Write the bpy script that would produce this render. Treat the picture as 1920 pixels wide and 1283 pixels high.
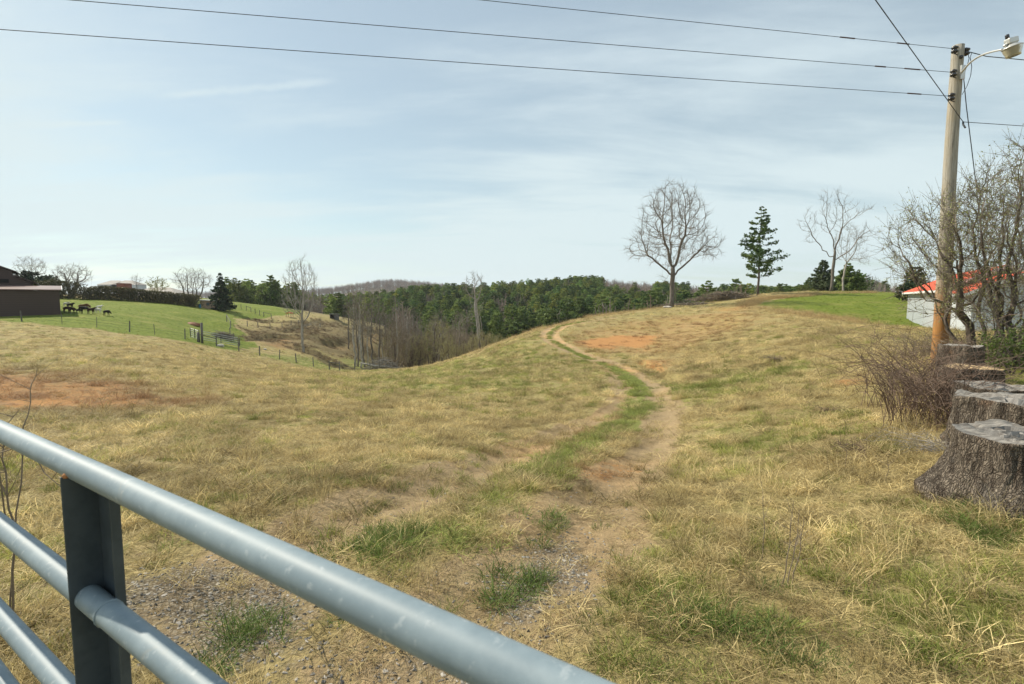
import bpy, math, random
import numpy as np
from mathutils import Vector
C = bpy.context.scene
for o in list(bpy.data.objects): bpy.data.objects.remove(o)
R = math.radians
# ------------------------------------------------------------------ camera, world, sun
EYE = 1.6; F = 960.0; PITCH = math.atan(81.5/960)
cam = bpy.data.cameras.new('camera'); camo = bpy.data.objects.new('camera', cam); C.collection.objects.link(camo)
camo.location = (0, 0, EYE); camo.rotation_euler = (math.pi/2-PITCH, 0, 0)
cam.lens = 18; cam.sensor_width = 36; cam.clip_start = 0.05; cam.clip_end = 20000
cam.dof.use_dof = True; cam.dof.focus_distance = 9; cam.dof.aperture_fstop = 8
C.camera = camo
SUN_AZ = R(-62); SUN_EL = R(42)
sun = bpy.data.lights.new('sun', 'SUN'); suno = bpy.data.objects.new('sun', sun); C.collection.objects.link(suno)
sun.energy = 5.0; sun.angle = R(0.9); sun.color = (1, .91, .75)
sd = Vector((math.sin(SUN_AZ)*math.cos(SUN_EL), math.cos(SUN_AZ)*math.cos(SUN_EL), math.sin(SUN_EL)))
suno.rotation_euler = sd.to_track_quat('Z', 'Y').to_euler()
C.view_settings.view_transform = 'Standard'; C.view_settings.look = 'None'
C.view_settings.exposure = 0.4; C.view_settings.gamma = 1

class NT:
    """tiny node helper"""
    def __init__(s, tree): s.t = tree; s.n = tree.nodes; s.l = tree.links
    def node(s, typ, ins=None, **kw):
        n = s.n.new(typ)
        for k, v in kw.items(): setattr(n, k, v)
        for k, v in (ins or {}).items(): s.put(n.inputs[k], v)
        return n
    def put(s, sock, v):
        if isinstance(v, bpy.types.NodeSocket): s.l.new(v, sock)
        elif v is not None: sock.default_value = v
    def math(s, op, a, b=None, c=None, clamp=False):
        n = s.n.new('ShaderNodeMath'); n.operation = op; n.use_clamp = clamp
        for i, v in enumerate((a, b, c)): s.put(n.inputs[i], v)
        return n.outputs[0]
    def vmath(s, op, a, b=None):
        n = s.n.new('ShaderNodeVectorMath'); n.operation = op
        s.put(n.inputs[0], a); s.put(n.inputs[1], b); return n.outputs[0]
    def mix(s, f, a, b, mode='MIX'):
        n = s.n.new('ShaderNodeMix'); n.data_type = 'RGBA'; n.blend_type = mode
        s.put(n.inputs[0], f); s.put(n.inputs[6], c4(a)); s.put(n.inputs[7], c4(b)); return n.outputs[2]
    def noise(s, vec, scale, detail=4, rough=.55, dist=0):
        n = s.n.new('ShaderNodeTexNoise'); s.put(n.inputs['Vector'], vec)
        n.inputs['Scale'].default_value = scale; n.inputs['Detail'].default_value = detail
        n.inputs['Roughness'].default_value = rough; n.inputs['Distortion'].default_value = dist
        return n.outputs['Fac']
    def ramp(s, f, a, b):
        n = s.n.new('ShaderNodeMapRange'); n.interpolation_type = 'SMOOTHSTEP'
        s.put(n.inputs[0], f); n.inputs[1].default_value = a; n.inputs[2].default_value = b
        return n.outputs[0]
    def mapping(s, vec, scale=(1, 1, 1), rot=(0, 0, 0)):
        n = s.n.new('ShaderNodeMapping'); s.put(n.inputs[0], vec)
        n.inputs['Scale'].default_value = scale; n.inputs['Rotation'].default_value = rot
        return n.outputs[0]
def c4(v):
    if isinstance(v, (tuple, list)) and len(v) == 3: return (*v, 1)
    return v

w = bpy.data.worlds.new('World'); C.world = w; w.use_nodes = True
T = NT(w.node_tree); T.n.clear()
sky = T.node('ShaderNodeTexSky', sky_type='NISHITA'); sky.sun_disc = False
sky.sun_elevation = SUN_EL; sky.sun_rotation = SUN_AZ; sky.altitude = 900; sky.air_density = 1.0; sky.dust_density = 1.2; sky.ozone_density = 1.6
tc = T.node('ShaderNodeTexCoord'); dirv = tc.outputs['Generated']
sp = T.node('ShaderNodeSeparateXYZ', {0: dirv})
zz = T.math('ADD', T.math('MAXIMUM', sp.outputs[2], 0), .12)
px_ = T.math('DIVIDE', sp.outputs[0], zz); py_ = T.math('DIVIDE', sp.outputs[1], zz)
cv = T.node('ShaderNodeCombineXYZ', {0: px_, 1: py_}).outputs[0]
cvr = T.mapping(cv, (.38, 1.0, 1), (0, 0, R(28)))
n1 = T.noise(cvr, .75, 9, .6, .5)
n2 = T.noise(T.mapping(cv, (.5, 1.6, 1), (0, 0, R(-18))), 1.3, 8, .62, .4)
n3 = T.noise(cv, .28, 3, .5)
cf = T.math('ADD', T.math('MULTIPLY', n1, .5), T.math('ADD', T.math('MULTIPLY', n2, .26), T.math('MULTIPLY', n3, .42)))
cf = T.math('ADD', cf, T.math('MULTIPLY', T.ramp(sp.outputs[2], .42, .02), .07))
cloud = T.ramp(cf, .52, .68)
cloud = T.math('MULTIPLY_ADD', cloud, .52, .47)
def contrail(az0, el0, az1, el1, w_, st):
    """a thin old vapour trail high in the sky between two directions (degrees)"""
    d0, d1 = [Vector((math.sin(R(a))*math.cos(R(e)), math.cos(R(a))*math.cos(R(e)), math.sin(R(e)))) for a, e in ((az0, el0), (az1, el1))]
    nn = d0.cross(d1).normalized(); md_ = (d0+d1).normalized(); hc = md_.dot(d0)
    dd = T.node('ShaderNodeVectorMath', {0: dirv, 1: tuple(nn)}, operation='DOT_PRODUCT').outputs['Value']
    dm = T.node('ShaderNodeVectorMath', {0: dirv, 1: tuple(md_)}, operation='DOT_PRODUCT').outputs['Value']
    wob = T.math('MULTIPLY', T.math('SUBTRACT', T.noise(dirv, 22, 4), .5), w_*1.6)
    a = T.ramp(T.math('ABSOLUTE', T.math('ADD', dd, wob)), w_, 0); b = T.ramp(dm, hc, hc+(1-hc)*.7)
    return T.math('MULTIPLY', T.math('MULTIPLY', a, b), st)
cloud = T.math('ADD', cloud, T.math('ADD', contrail(-34.5, 17.2, -17.5, 21.4, .009, .30), contrail(-44, 13.2, -35.5, 15.2, .006, .25)), clamp=True)
SKYS = 0.09
skyc = T.mix(1.0, sky.outputs[0], (SKYS*1.06, SKYS*1.12, SKYS*.96), 'MULTIPLY')
cl_col = T.mix(T.ramp(sp.outputs[2], 0, .6), (.56, .66, .675), (.51, .60, .655))
skym = T.mix(cloud, skyc, cl_col)
bg = T.node('ShaderNodeBackground', {'Color': skym, 'Strength': 1.0})
out = T.node('ShaderNodeOutputWorld'); T.l.new(bg.outputs[0], out.inputs[0])
WORLD_BG = bg

# ------------------------------------------------------------------ maths helpers
rng = np.random.default_rng(7); random.seed(7)
def ray(px, py):
    dx = (px-960)/F; dy = (641.5-py)/F; c, s = math.cos(PITCH), math.sin(PITCH)
    return np.array([dx, c+dy*s, dy*c-s])
def at(px, py, Y):
    d = ray(px, py); t = Y/d[1]; return np.array([d[0]*t, Y, EYE+d[2]*t])
def atz(px, py, z):
    d = ray(px, py); t = (z-EYE)/d[2]; return np.array([d[0]*t, d[1]*t, z])
def _hash(ix, iy, seed):
    h = (ix.astype(np.int64)*374761393 + iy.astype(np.int64)*668265263 + seed*982451653) & 0xffffffff
    h = ((h ^ (h >> 13))*1274126177) & 0xffffffff
    return ((h ^ (h >> 16)) & 0xffff)/65535.0
def vnoise(x, y, seed=0):
    ix = np.floor(x); iy = np.floor(y); fx = x-ix; fy = y-iy
    fx = fx*fx*(3-2*fx); fy = fy*fy*(3-2*fy)
    a = _hash(ix, iy, seed); b = _hash(ix+1, iy, seed); c = _hash(ix, iy+1, seed); d = _hash(ix+1, iy+1, seed)
    return (a*(1-fx)+b*fx)*(1-fy)+(c*(1-fx)+d*fx)*fy*1.0
def fbm(x, y, seed=0, o=4):
    s = 0; a = .5; t = 0
    for i in range(o):
        s = s+a*vnoise(x*2**i+17.3*i, y*2**i+5.1*i, seed+i); t += a; a *= .5
    return s/t*2-1

# ------------------------------------------------------------------ terrain
COLS = {
 -900: [(900,5),(700,22),(640,40),(600,60),(575,90),(562,120),(566,200)],
 -400: [(900,5),(780,10),(700,21),(648,36),(600,58),(588,72),(560,112),(566,200)],
 0:   [(900,5),(780,10),(740,13.5),(700,20),(650,34),(602,58),(590,68),(572,90),(557,112),(566,200),(553,420)],
 200: [(900,5),(790,9.5),(740,14),(700,20),(650,36),(619,57),(592,70),(575,92),(559,115),(566,200),(553,420)],
 350: [(850,6.5),(760,12.5),(700,22),(665,38),(641,58),(620,72),(600,90),(568,122),(575,200),(560,420)],
 480: [(760,13),(703,25),(684,42),(668,62),(655,74),(622,98),(592,122),(573,145),(592,215),(585,420)],
 568: [(760,13),(707,26),(693,44),(685,65),(668,78),(655,86),(630,102),(601,125),(581,152),(600,215),(590,420)],
 640: [(722,20),(702,40),(697,66),(690,77),(672,92),(642,110),(612,132),(592,150),(625,190),(608,250),(590,420)],
 720: [(762,14),(716,24),(699,45),(693,69),(698,88),(690,110),(650,135),(612,155),(640,190),(590,290),(590,420)],
 800: [(752,15),(706,27),(689,45),(686,55),(700,75),(705,100),(665,160),(628,210),(575,310),(582,450)],
 900: [(738,16),(688,28),(664,42),(656,50),(676,70),(690,100),(670,150),(620,220),(571,320),(580,460)],
 1000:[(765,13.5),(702,22),(650,36),(621,50),(634,65),(665,92),(668,150),(610,230),(563,340),(572,470)],
 1100:[(800,10.5),(722,17),(682,27),(640,38),(609,50),(596,58),(607,76),(640,120),(645,170),(552,385),(562,520)],
 1258:[(880,6.5),(765,11.5),(715,17),(690,22),(650,33),(610,47),(585,59),(576,66),(583,82),(625,130),(625,180),(562,385),(568,520)],
 1425:[(900,5.5),(745,11),(693,17),(650,25),(600,42),(565,65),(553,77),(560,100),(605,160),(590,260),(568,420),(568,600)],
 1560:[(850,6),(742,10),(652,20),(603,36),(567,60),(546,86),(549,103),(580,170),(585,260),(570,450)],
 1700:[(850,5.5),(742,9),(662,17),(612,33),(582,50),(549,80),(551,100),(575,170),(560,300),(560,450)],
 1850:[(1000,3.3),(850,5),(742,8),(672,13),(618,26),(602,38),(577,55),(553,80),(570,160),(545,300),(535,420),(560,600)],
 2150:[(1000,3.2),(850,5),(740,8.3),(660,14),(612,28),(577,55),(555,80),(560,160),(520,320),(510,420),(550,600)],
 2700:[(900,5),(740,9),(620,28),(560,80),(550,160),(520,350)]}
pts = []
for px, l in COLS.items():
    for py, Y in l: pts.append(at(px, py, Y))
for px in (380, 560, 640, 690, 730, 770, 830, 900):   # the far hill
    yh = {380:562, 560:560, 640:551, 690:541, 730:536, 770:539, 830:545, 900:556}[px]
    pts.append(at(px, yh, 1150)); pts.append(at(px, 563, 720))
for px in (-900, -300, 0, 200, 1050, 1300, 1600, 1900, 2500): pts.append(at(px, 560, 1150))
for px in (-900, 0, 500, 960, 1500, 2000, 2700): pts.append(at(px, 566, 2500))
for a in range(-75, 76, 15):
    for r, z in ((.9, 0), (1.7, 0), (2.6, -.01)):
        x, y = r*math.sin(R(a)), r*math.cos(R(a)); pts.append(np.array([x, y, z+.05*max(0, x-1)]))
pts = np.array(pts)
def tocoord(x, y):
    r = np.hypot(x, y); a = np.arctan2(x, y); A = R(72)
    a = np.where(np.abs(a) > A, np.sign(a)*(A+0.15*np.tanh((np.abs(a)-A))), a)
    return a, np.log(np.maximum(r, .5)), r
def _phi(d2): return .5*d2*np.log(d2+1e-12)
AV = 1.6
_a, _v, _r = tocoord(pts[:, 0], pts[:, 1]); _P = np.stack([_a*AV*1.6, _v], 1); _s = (pts[:, 2]-EYE)/_r
n = len(_P); K = _phi(((_P[:, None]-_P[None])**2).sum(-1)) + np.eye(n)*1e-4
Q = np.hstack([np.ones((n, 1)), _P]); M = np.zeros((n+3, n+3)); M[:n, :n] = K; M[:n, n:] = Q; M[n:, :n] = Q.T
_w = np.linalg.solve(M, np.concatenate([_s, np.zeros(3)]))
def H_base(x, y):
    x = np.atleast_1d(np.asarray(x, float)); y = np.atleast_1d(np.asarray(y, float))
    a, v, r = tocoord(x, y); a = a*AV*1.6; out = np.empty(len(x))
    for i in range(0, len(x), 20000):
        s = slice(i, i+20000)
        d2 = (a[s, None]-_P[None, :, 0])**2+(v[s, None]-_P[None, :, 1])**2
        out[s] = _phi(d2)@_w[:n]+_w[n]+_w[n+1]*a[s]+_w[n+2]*v[s]
    z = EYE+out*r
    back = np.clip((-y+1)/12, 0, 1)
    return np.where(r < .9, 0*z, z*(1-back))
_rs = np.exp(np.linspace(math.log(1.2), math.log(2400), 900))
def G0(px, py, h=H_base):
    """the ground point seen at a pixel (found on the terrain itself)"""
    d = ray(px, py); t = _rs/math.hypot(d[0], d[1])
    X = d[0]*t; Y = d[1]*t; Z = EYE+d[2]*t; g = h(X, Y)
    k = np.nonzero(Z < g)[0]
    if not len(k): k = [int(np.argmin(np.where(t > 20, Z-g, 1e9)/t))]
    k = k[0]
    if k > 0:
        f = (Z[k-1]-g[k-1])/((Z[k-1]-g[k-1])-(Z[k]-g[k])+1e-9); f = min(max(f, 0), 1)
        return np.array([X[k-1]+(X[k]-X[k-1])*f, Y[k-1]+(Y[k]-Y[k-1])*f])
    return np.array([X[k], Y[k]])
def poly(l): return np.array([G0(*p) for p in l])
def smooth_line(P, k=6):
    P = np.asarray(P); out = []
    for i in range(len(P)-1):
        p0 = P[max(i-1, 0)]; p1 = P[i]; p2 = P[i+1]; p3 = P[min(i+2, len(P)-1)]
        for j in range(k):
            t = j/k
            out.append(.5*((2*p1)+(-p0+p2)*t+(2*p0-5*p1+4*p2-p3)*t*t+(-p0+3*p1-3*p2+p3)*t**3))
    out.append(P[-1]); return np.array(out)
def dline(x, y, L):
    """distance to a polyline and signed side"""
    best = np.full(len(x), 1e9); side = np.zeros(len(x))
    for i in range(len(L)-1):
        ax, ay = L[i]; bx, by = L[i+1]; ux, uy = bx-ax, by-ay; q = ux*ux+uy*uy+1e-9
        t = np.clip(((x-ax)*ux+(y-ay)*uy)/q, 0, 1); dx = x-ax-t*ux; dy = y-ay-t*uy
        d = np.hypot(dx, dy); m = d < best; best[m] = d[m]; side[m] = np.sign(ux*dy-uy*dx)[m]
    return best, side
def inpoly(x, y, P):
    c = np.zeros(len(x), bool); j = len(P)-1
    for i in range(len(P)):
        xi, yi = P[i]; xj, yj = P[j]
        c ^= ((yi > y) != (yj > y)) & (x < (xj-xi)*(y-yi)/(yj-yi+1e-12)+xi); j = i
    return c
def patch(x, y, P, soft):
    """soft polygon mask, ragged edge"""
    m = np.zeros(len(x)); lo = P.min(0)-soft*3; hi = P.max(0)+soft*3
    k = np.nonzero((x > lo[0]) & (x < hi[0]) & (y > lo[1]) & (y < hi[1]))[0]
    if len(k) == 0: return m
    X, Y = x[k], y[k]; d, _ = dline(X, Y, np.vstack([P, P[:1]]))
    sd_ = np.where(inpoly(X, Y, P), d, -d)+soft*1.2*fbm(X/soft/1.5, Y/soft/1.5, 3, 4)
    m[k] = np.clip(sd_/soft*.5+.5, 0, 1); return m
RUT_L = smooth_line(poly([(430,1130),(560,1010),(640,965),(740,930),(850,890),(960,848),(1060,803),(1146,769),(1166,745),(1171,722),(1163,706),(1150,694),(1128,682),(1090,668),(1050,650),(1026,635),(1022,624),(1045,610),(1090,602),(1140,594)]))
RUT_R = smooth_line(poly([(760,1283),(900,1140),(1010,1050),(1090,980),(1150,905),(1205,850),(1240,800),(1246,769),(1238,745),(1225,722),(1203,706),(1184,694),(1160,683),(1112,670),(1068,652),(1044,636),(1040,625),(1062,612),(1115,602),(1160,595)]))
MED = smooth_line(poly([(800,1050),(900,960),(1000,890),(1120,820),(1190,770),(1200,740),(1185,712),(1150,690),(1100,669),(1060,651),(1036,637),(1031,626),(1050,613),(1100,602)]))
SCARPS = [ (poly([(430,631),(450,632),(480,634),(510,629),(545,631),(570,634),(600,637)]), 1.0, 2.6),
           (poly([(497,603),(520,600),(540,603),(560,604)]), 1.3, 2.4),
           (poly([(570,605),(590,602),(610,598)]), 1.0, 2.2),
           (poly([(600,642),(625,640),(650,639),(668,634)]), .6, 2.0),
           (poly([(470,598),(485,600),(500,606)]), .8, 2),
           (poly([(530,620),(580,612),(640,603)]), .7, 3.5),
           (poly([(686,618),(700,616),(718,620)]), 1.8, 3.5),
           (poly([(560,650),(590,662),(620,675),(650,690)]), .7, 3)]
BANK = poly([(1195,677),(1215,682),(1240,688),(1262,705),(1290,712),(1330,705),(1400,690),(1460,672)])
def H(x, y, fine=True):
    x = np.atleast_1d(np.asarray(x, float)); y = np.atleast_1d(np.asarray(y, float))
    z = H_base(x, y); r = np.hypot(x, y)
    near = np.clip((r-1.2)/2.0, 0, 1)
    z = z+near*(fbm(x/5, y/5, 11, 3)*.06*np.clip(r/12, .4, 1.5)+fbm(x/1.1, y/1.1, 21, 3)*.035)
    z = z+np.clip((r-90)/60, 0, 1)*fbm(x/30, y/30, 31, 4)*1.2
    for L in (RUT_L, RUT_R):
        d, _ = dline(x, y, L); z = z-.085*np.exp(-(d/.33)**2)*np.clip(r/5, .5, 1)
    k = np.nonzero((r > 55) & (r < 190))[0]
    if len(k):
        X, Y = x[k]+fbm(x[k]/4, y[k]/4, 41, 3)*1.6, y[k]+fbm(x[k]/4, y[k]/4, 47, 3)*1.6; dz = np.zeros(len(k))
        for L, dep, wid in SCARPS:
            d, s = dline(X, Y, L); sdn = -s*d     # camera side positive
            prof = np.where(sdn > 0, np.exp(-(sdn/wid)**2), np.clip(1+sdn/.7, 0, 1)*1.0)
            dz -= dep*prof*(.7+.5*fbm(X/3, Y/3, 51, 3))
        ga, _ = dline(X, Y, GULLY); dz += np.clip(1-ga/22, 0, 1)*fbm(X/7, Y/7, 61, 4)*1.1
        z[k] += dz
    k = np.nonzero((r > 12) & (r < 40) & (x > 0))[0]
    if len(k):
        d, s = dline(x[k]+fbm(x[k]*1.2, y[k]*1.2, 71)*.3, y[k], BANK); sdn = -s*d
        z[k] += -.22*np.where(sdn > 0, np.exp(-(sdn/.9)**2), np.clip(1+sdn/.25, 0, 1))
    return z
GULLY = poly([(450,620),(540,625),(600,620),(680,640)])
def GZ(x, y): return float(H([x], [y])[0])
def G(px, py): x, y = G0(px, py); return np.array([x, y, GZ(x, y)])
def GY(px, Y, py=600):
    x = at(px, py, Y)[0]; return np.array([x, Y, GZ(x, Y)])
PATCH = dict(
 clay=[(poly([(1084,650),(1098,636),(1125,631),(1150,627),(1230,630),(1235,640),(1215,652),(1160,650),(1120,661)]), .9, 1.05),
       (poly([(1078,628),(1150,604),(1300,588),(1440,584),(1420,612),(1330,645),(1260,672),(1190,668),(1110,664)]), 2.2, .43),
       (poly([(1196,676),(1255,676),(1252,690),(1215,688)]), .35, .6),
       (poly([(1330,584),(1350,577),(1430,570),(1410,581),(1360,588)]), 2, .55),
       (poly([(1150,690),(1180,686),(1184,692),(1160,694)]), .3, .8),
       (poly([(1118,676),(1150,682),(1140,690),(1110,680)]), .3, .6),
       (poly([(-200,690),(0,700),(150,705),(300,735),(400,752),(250,768),(0,768),(-200,765)]), 1.2, .6),
       (poly([(-50,753),(60,748),(200,752),(330,753),(365,757),(200,764),(30,764)]), .5, .8),
       (poly([(1100,885),(1140,858),(1200,868),(1190,882),(1140,895)]), .3, .55),
       (poly([(1555,716),(1600,712),(1615,724),(1575,728)]), .3, .8),
       (poly([(960,850),(1060,815),(1130,780),(1150,785),(1060,830),(980,862)]), .3, .3),
       (poly([(505,633),(545,631),(555,645),(530,655),(490,645)]), 2.0, .5),
       (poly([(610,640),(655,640),(655,660),(620,652)]), 2.0, .35),
       (poly([(688,620),(716,620),(712,650),(690,655),(680,640)]), 3.0, .55),
       (poly([(345,606),(352,601),(370,603),(372,607)]), .8, .5)],
 gravel=[(poly([(180,1090),(380,1040),(520,1040),(640,1110),(560,1250),(250,1250)]), .2, .65),
       (poly([(900,1160),(950,1030),(1060,990),(1120,1010),(1100,1100),(980,1220)]), .2, .6),
       (poly([(600,1283),(760,1200),(900,1180),(1000,1283)]), .2, .7)],
 lush=[(poly([(-900,600),(-300,600),(0,602),(120,613),(243,627),(350,641),(420,655),(480,650),(447,622),(437,602),(440,598),(464,598),(508,592),(560,588),(610,586),(560,578),(520,572),(480,571),(350,568),(120,557),(-300,552),(-900,560)]), 1.2, 1.0),
       (poly([(1415,571),(1470,560),(1560,549),(1700,549),(1900,552),(1900,612),(1705,612),(1640,607),(1560,593),(1480,582)]), .9, 1.0),
       (poly([(1500,547),(1700,545),(1700,550),(1500,552)]), 3, .6),
       (poly([(1830,640),(1990,620),(1990,760),(1900,745),(1860,690)]), .5, .6)],
 green=[(poly([(430,655),(560,684),(640,698),(740,694),(700,672),(600,672),(500,662)]), 2.0, .7),
       (poly([(600,702),(800,688),(1000,630),(1060,640),(1140,700),(1130,740),(1000,745),(700,738)]), 3.0, .55),
       (poly([(1240,735),(1300,715),(1400,690),(1520,672),(1580,680),(1430,735),(1290,765)]), .8, .75),
       (poly([(1176,694),(1209,722),(1228,765),(1215,805),(1150,812),(1165,768),(1186,724),(1160,694)]), .15, 1.0),
       (poly([(1130,690),(1110,668),(1060,650),(1035,636),(1035,622),(1042,622),(1045,636),(1075,652),(1125,674),(1160,700)]), .3, .9),
       (poly([(640,1060),(700,1000),(760,1000),(740,1050)]), .2, .9),
       (poly([(870,930),(1000,860),(1080,850),(960,930)]), .25, .5),
       (poly([(1200,1000),(1280,1000),(1500,1180),(1400,1283),(1100,1283)]), .4, .45),
       (poly([(1280,800),(1500,760),(1600,800),(1450,900),(1300,880)]), .6, .45),
       (poly([(1550,1000),(1920,1000),(1920,1283),(1600,1283)]), .4, .5)],
 brown=[(poly([(-200,690),(0,700),(150,705),(300,735),(400,752),(250,768),(0,768),(-200,765)]), 1.2, .8),
       (poly([(440,615),(560,600),(720,620),(740,690),(640,672),(500,650)]), 3.0, .75),
       (poly([(-100,775),(300,765),(350,772),(150,795),(0,800)]), .6, .5),
       (poly([(600,990),(760,900),(960,840),(1060,820),(900,930),(700,1000)]), .3, .5),
       (poly([(930,1010),(1150,850),(1260,800),(1260,900),(1100,1050)]), .3, .45)])
WOODS = poly([(432,575),(560,583),(640,594),(716,612),(745,690)])
def masks(x, y):
    out = {}; r = np.hypot(x, y); a = np.arctan2(x, y)
    for k, l in PATCH.items():
        m = np.zeros(len(x))
        for P, soft, st in l: m = np.maximum(m, patch(x, y, P, soft)*st)
        out[k] = m
    dl, _ = dline(x, y, RUT_L); dr, _ = dline(x, y, RUT_R); e = fbm(x*1.7, y*1.7, 81)*.16
    near = np.clip((r-4)/6, 0, 1)
    hw = .36+.16*(1-near)
    rut = np.maximum(np.clip((hw+.2+e-dl)/.28, 0, 1), np.clip((hw+.2+e-dr)/.28, 0, 1))
    rut *= np.clip((75-r)/25, 0, 1)
    dm, _ = dline(x, y, MED)
    out['green'] = np.maximum(out['green'], np.clip(1-dm/.45, 0, 1)*(1-rut)*np.clip(.35+r/30, 0, .9)*np.clip((70-r)/20, 0, 1))
    out['dirt'] = rut*(.8+.3*fbm(x/2, y/2, 88, 3))
    out['dirt'] = np.clip(out['dirt']*(.75+.35*near), 0, 1)
    far = np.clip((r-150)/25, 0, 1)*np.where(a < R(-24), np.clip((r-230)/60, 0, 1), 1)
    out['wood'] = np.maximum(far, 0)
    for L, dep, wid in SCARPS:
        d, s = dline(x, y, L); out['brown'] = np.maximum(out['brown'], np.clip(1.3-d/wid, 0, 1)*.9)
    return out
# polar sheet
r1 = np.exp(np.arange(math.log(.35), math.log(130), .0125)); r2 = np.exp(np.arange(math.log(131.5), math.log(2600), .028))
rr = np.concatenate([r1, r2, [2700]])
aa = np.concatenate([np.linspace(-180, -58, 60, endpoint=False), np.linspace(-58, 58, 860), np.linspace(58, 180, 60, endpoint=False)[1:]])
aa = np.radians(aa); NR, NA = len(rr), len(aa)
RR, AA = np.meshgrid(rr, aa, indexing='ij'); X = (RR*np.sin(AA)).ravel(); Y = (RR*np.cos(AA)).ravel(); Z = H(X, Y)
V = np.stack([X, Y, Z], 1); V = np.vstack([V, [[0, 0, 0]]])
i, j = np.meshgrid(np.arange(NR-1), np.arange(NA), indexing='ij'); j2 = (j+1) % NA
quads = np.stack([i*NA+j, (i+1)*NA+j, (i+1)*NA+j2, i*NA+j2], -1).reshape(-1, 4)[:, ::-1]
jj = np.arange(NA); tris = np.stack([np.full(NA, NR*NA), jj, (jj+1) % NA], -1)[:, ::-1]
me = bpy.data.meshes.new('ground')
me.vertices.add(len(V)); me.vertices.foreach_set('co', V.ravel())
loops = np.concatenate([quads.ravel(), tris.ravel()]); me.loops.add(len(loops)); me.loops.foreach_set('vertex_index', loops.astype(np.int32))
nq, nt = len(quads), len(tris); me.polygons.add(nq+nt)
ls = np.concatenate([np.arange(nq)*4, nq*4+np.arange(nt)*3]); me.polygons.foreach_set('loop_start', ls.astype(np.int32))
me.polygons.foreach_set('use_smooth', np.ones(nq+nt, bool))
me.update(calc_edges=True); me.validate()
mk = masks(V[:, 0], V[:, 1])
def cattr(me, name, cols):
    at_ = me.attributes.new(name, 'FLOAT_COLOR', 'POINT'); at_.data.foreach_set('color', np.stack(cols, 1).astype(np.float32).ravel())
cattr(me, 'm1', [mk['green'], mk['dirt'], mk['clay'], mk['gravel']])
cattr(me, 'm2', [mk['lush'], mk['brown'], mk['wood'], np.zeros(len(V))])
ground = bpy.data.objects.new('ground', me); C.collection.objects.link(ground); ground['kind'] = 'structure'
def newmat(name):
    m = bpy.data.materials.new(name); m.use_nodes = True; t = NT(m.node_tree)
    b = m.node_tree.nodes['Principled BSDF']; return m, t, b
m, t, b = newmat('ground')
pos = t.node('ShaderNodeNewGeometry').outputs['Position']
A1 = t.node('ShaderNodeAttribute', attribute_name='m1'); A2 = t.node('ShaderNodeAttribute', attribute_name='m2')
s1 = t.node('ShaderNodeSeparateColor', {0: A1.outputs['Color']}); s2 = t.node('ShaderNodeSeparateColor', {0: A2.outputs['Color']})
nf = t.noise(pos, 22, 5, .7, .6); nm = t.noise(pos, 2.3, 5, .6); nl = t.noise(pos, .22, 4, .55); nb = t.noise(pos, 7, 6, .75, .8)
nx = t.noise(pos, 60, 3, .7)
straw = t.mix(t.ramp(nm, .3, .7), (.31, .24, .11), (.44, .345, .165))
straw = t.mix(t.ramp(nl, .35, .7), straw, (.33, .285, .105))
straw = t.mix(t.math('MULTIPLY', t.ramp(nb, .42, .68), .8), straw, (.15, .125, .06))
straw = t.mix(t.math('MULTIPLY', t.ramp(nf, .52, .75), .5), straw, (.50, .41, .22))
straw = t.mix(t.math('MULTIPLY', t.ramp(nf, .53, .32), .75), straw, (.09, .07, .03))
def edge(mask, noise, amt=.8): return t.ramp(t.math('ADD', mask, t.math('MULTIPLY', t.math('SUBTRACT', noise, .5), amt)), .25, .75)
gcol = t.mix(nf, (.085, .115, .022), (.27, .29, .08))
base = t.mix(t.math('MULTIPLY', t.ramp(t.noise(pos, .5, 5, .65), .50, .68), .30), straw, gcol)
base = t.mix(t.math('MULTIPLY', edge(s1.outputs[0], nm, 1.0), .8), base, gcol)
bcol = t.mix(nf, (.07, .05, .025), (.20, .155, .08)); base = t.mix(t.math('MULTIPLY', edge(s2.outputs[1], nb, 1.1), .75), base, bcol)
dcol = t.mix(nb, (.22, .165, .095), (.40, .295, .165)); dcol = t.mix(t.math('MULTIPLY', t.ramp(nf, .55, .7), .6), dcol, (.55, .44, .27))
dcol = t.mix(t.ramp(t.vmath('LENGTH', pos) if False else nl, .45, .7), dcol, (.46, .30, .15))
base = t.mix(t.ramp(t.math('ADD', s1.outputs[1], t.math('MULTIPLY', t.math('SUBTRACT', nb, .5), .6)), .3, .6), base, dcol)
ccol = t.mix(nb, (.27, .13, .05), (.54, .29, .11)); base = t.mix(t.ramp(t.math('ADD', s1.outputs[2], t.math('ADD', t.math('MULTIPLY', t.math('SUBTRACT', nb, .5), 2.4), t.math('MULTIPLY', t.math('SUBTRACT', nf, .5), 1.4))), .25, .85), base, ccol)
vor = t.node('ShaderNodeTexVoronoi', {'Vector': pos, 'Scale': 55.0}); 
gv = t.mix(t.node('ShaderNodeSeparateColor', {0: vor.outputs['Color']}).outputs[0], (.19, .165, .125), (.38, .34, .275))
gv = t.mix(t.ramp(vor.outputs['Distance'], .25, .6), gv, (.13, .105, .07))
base = t.mix(edge(A1.outputs['Alpha'], nb, .9), base, gv)
lcol = t.mix(t.ramp(nm, .3, .75), (.085, .128, .012), (.19, .215, .03)); lcol = t.mix(t.math('MULTIPLY', t.ramp(nl, .48, .72), .6), lcol, (.25, .235, .065))
lcol = t.mix(t.math('MULTIPLY', t.ramp(nf, .5, .3), .5), lcol, (.05, .08, .012))
base = t.mix(t.ramp(t.math('ADD', s2.outputs[0], t.math('MULTIPLY', t.math('SUBTRACT', nm, .5), .5)), .35, .6), base, lcol)
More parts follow.
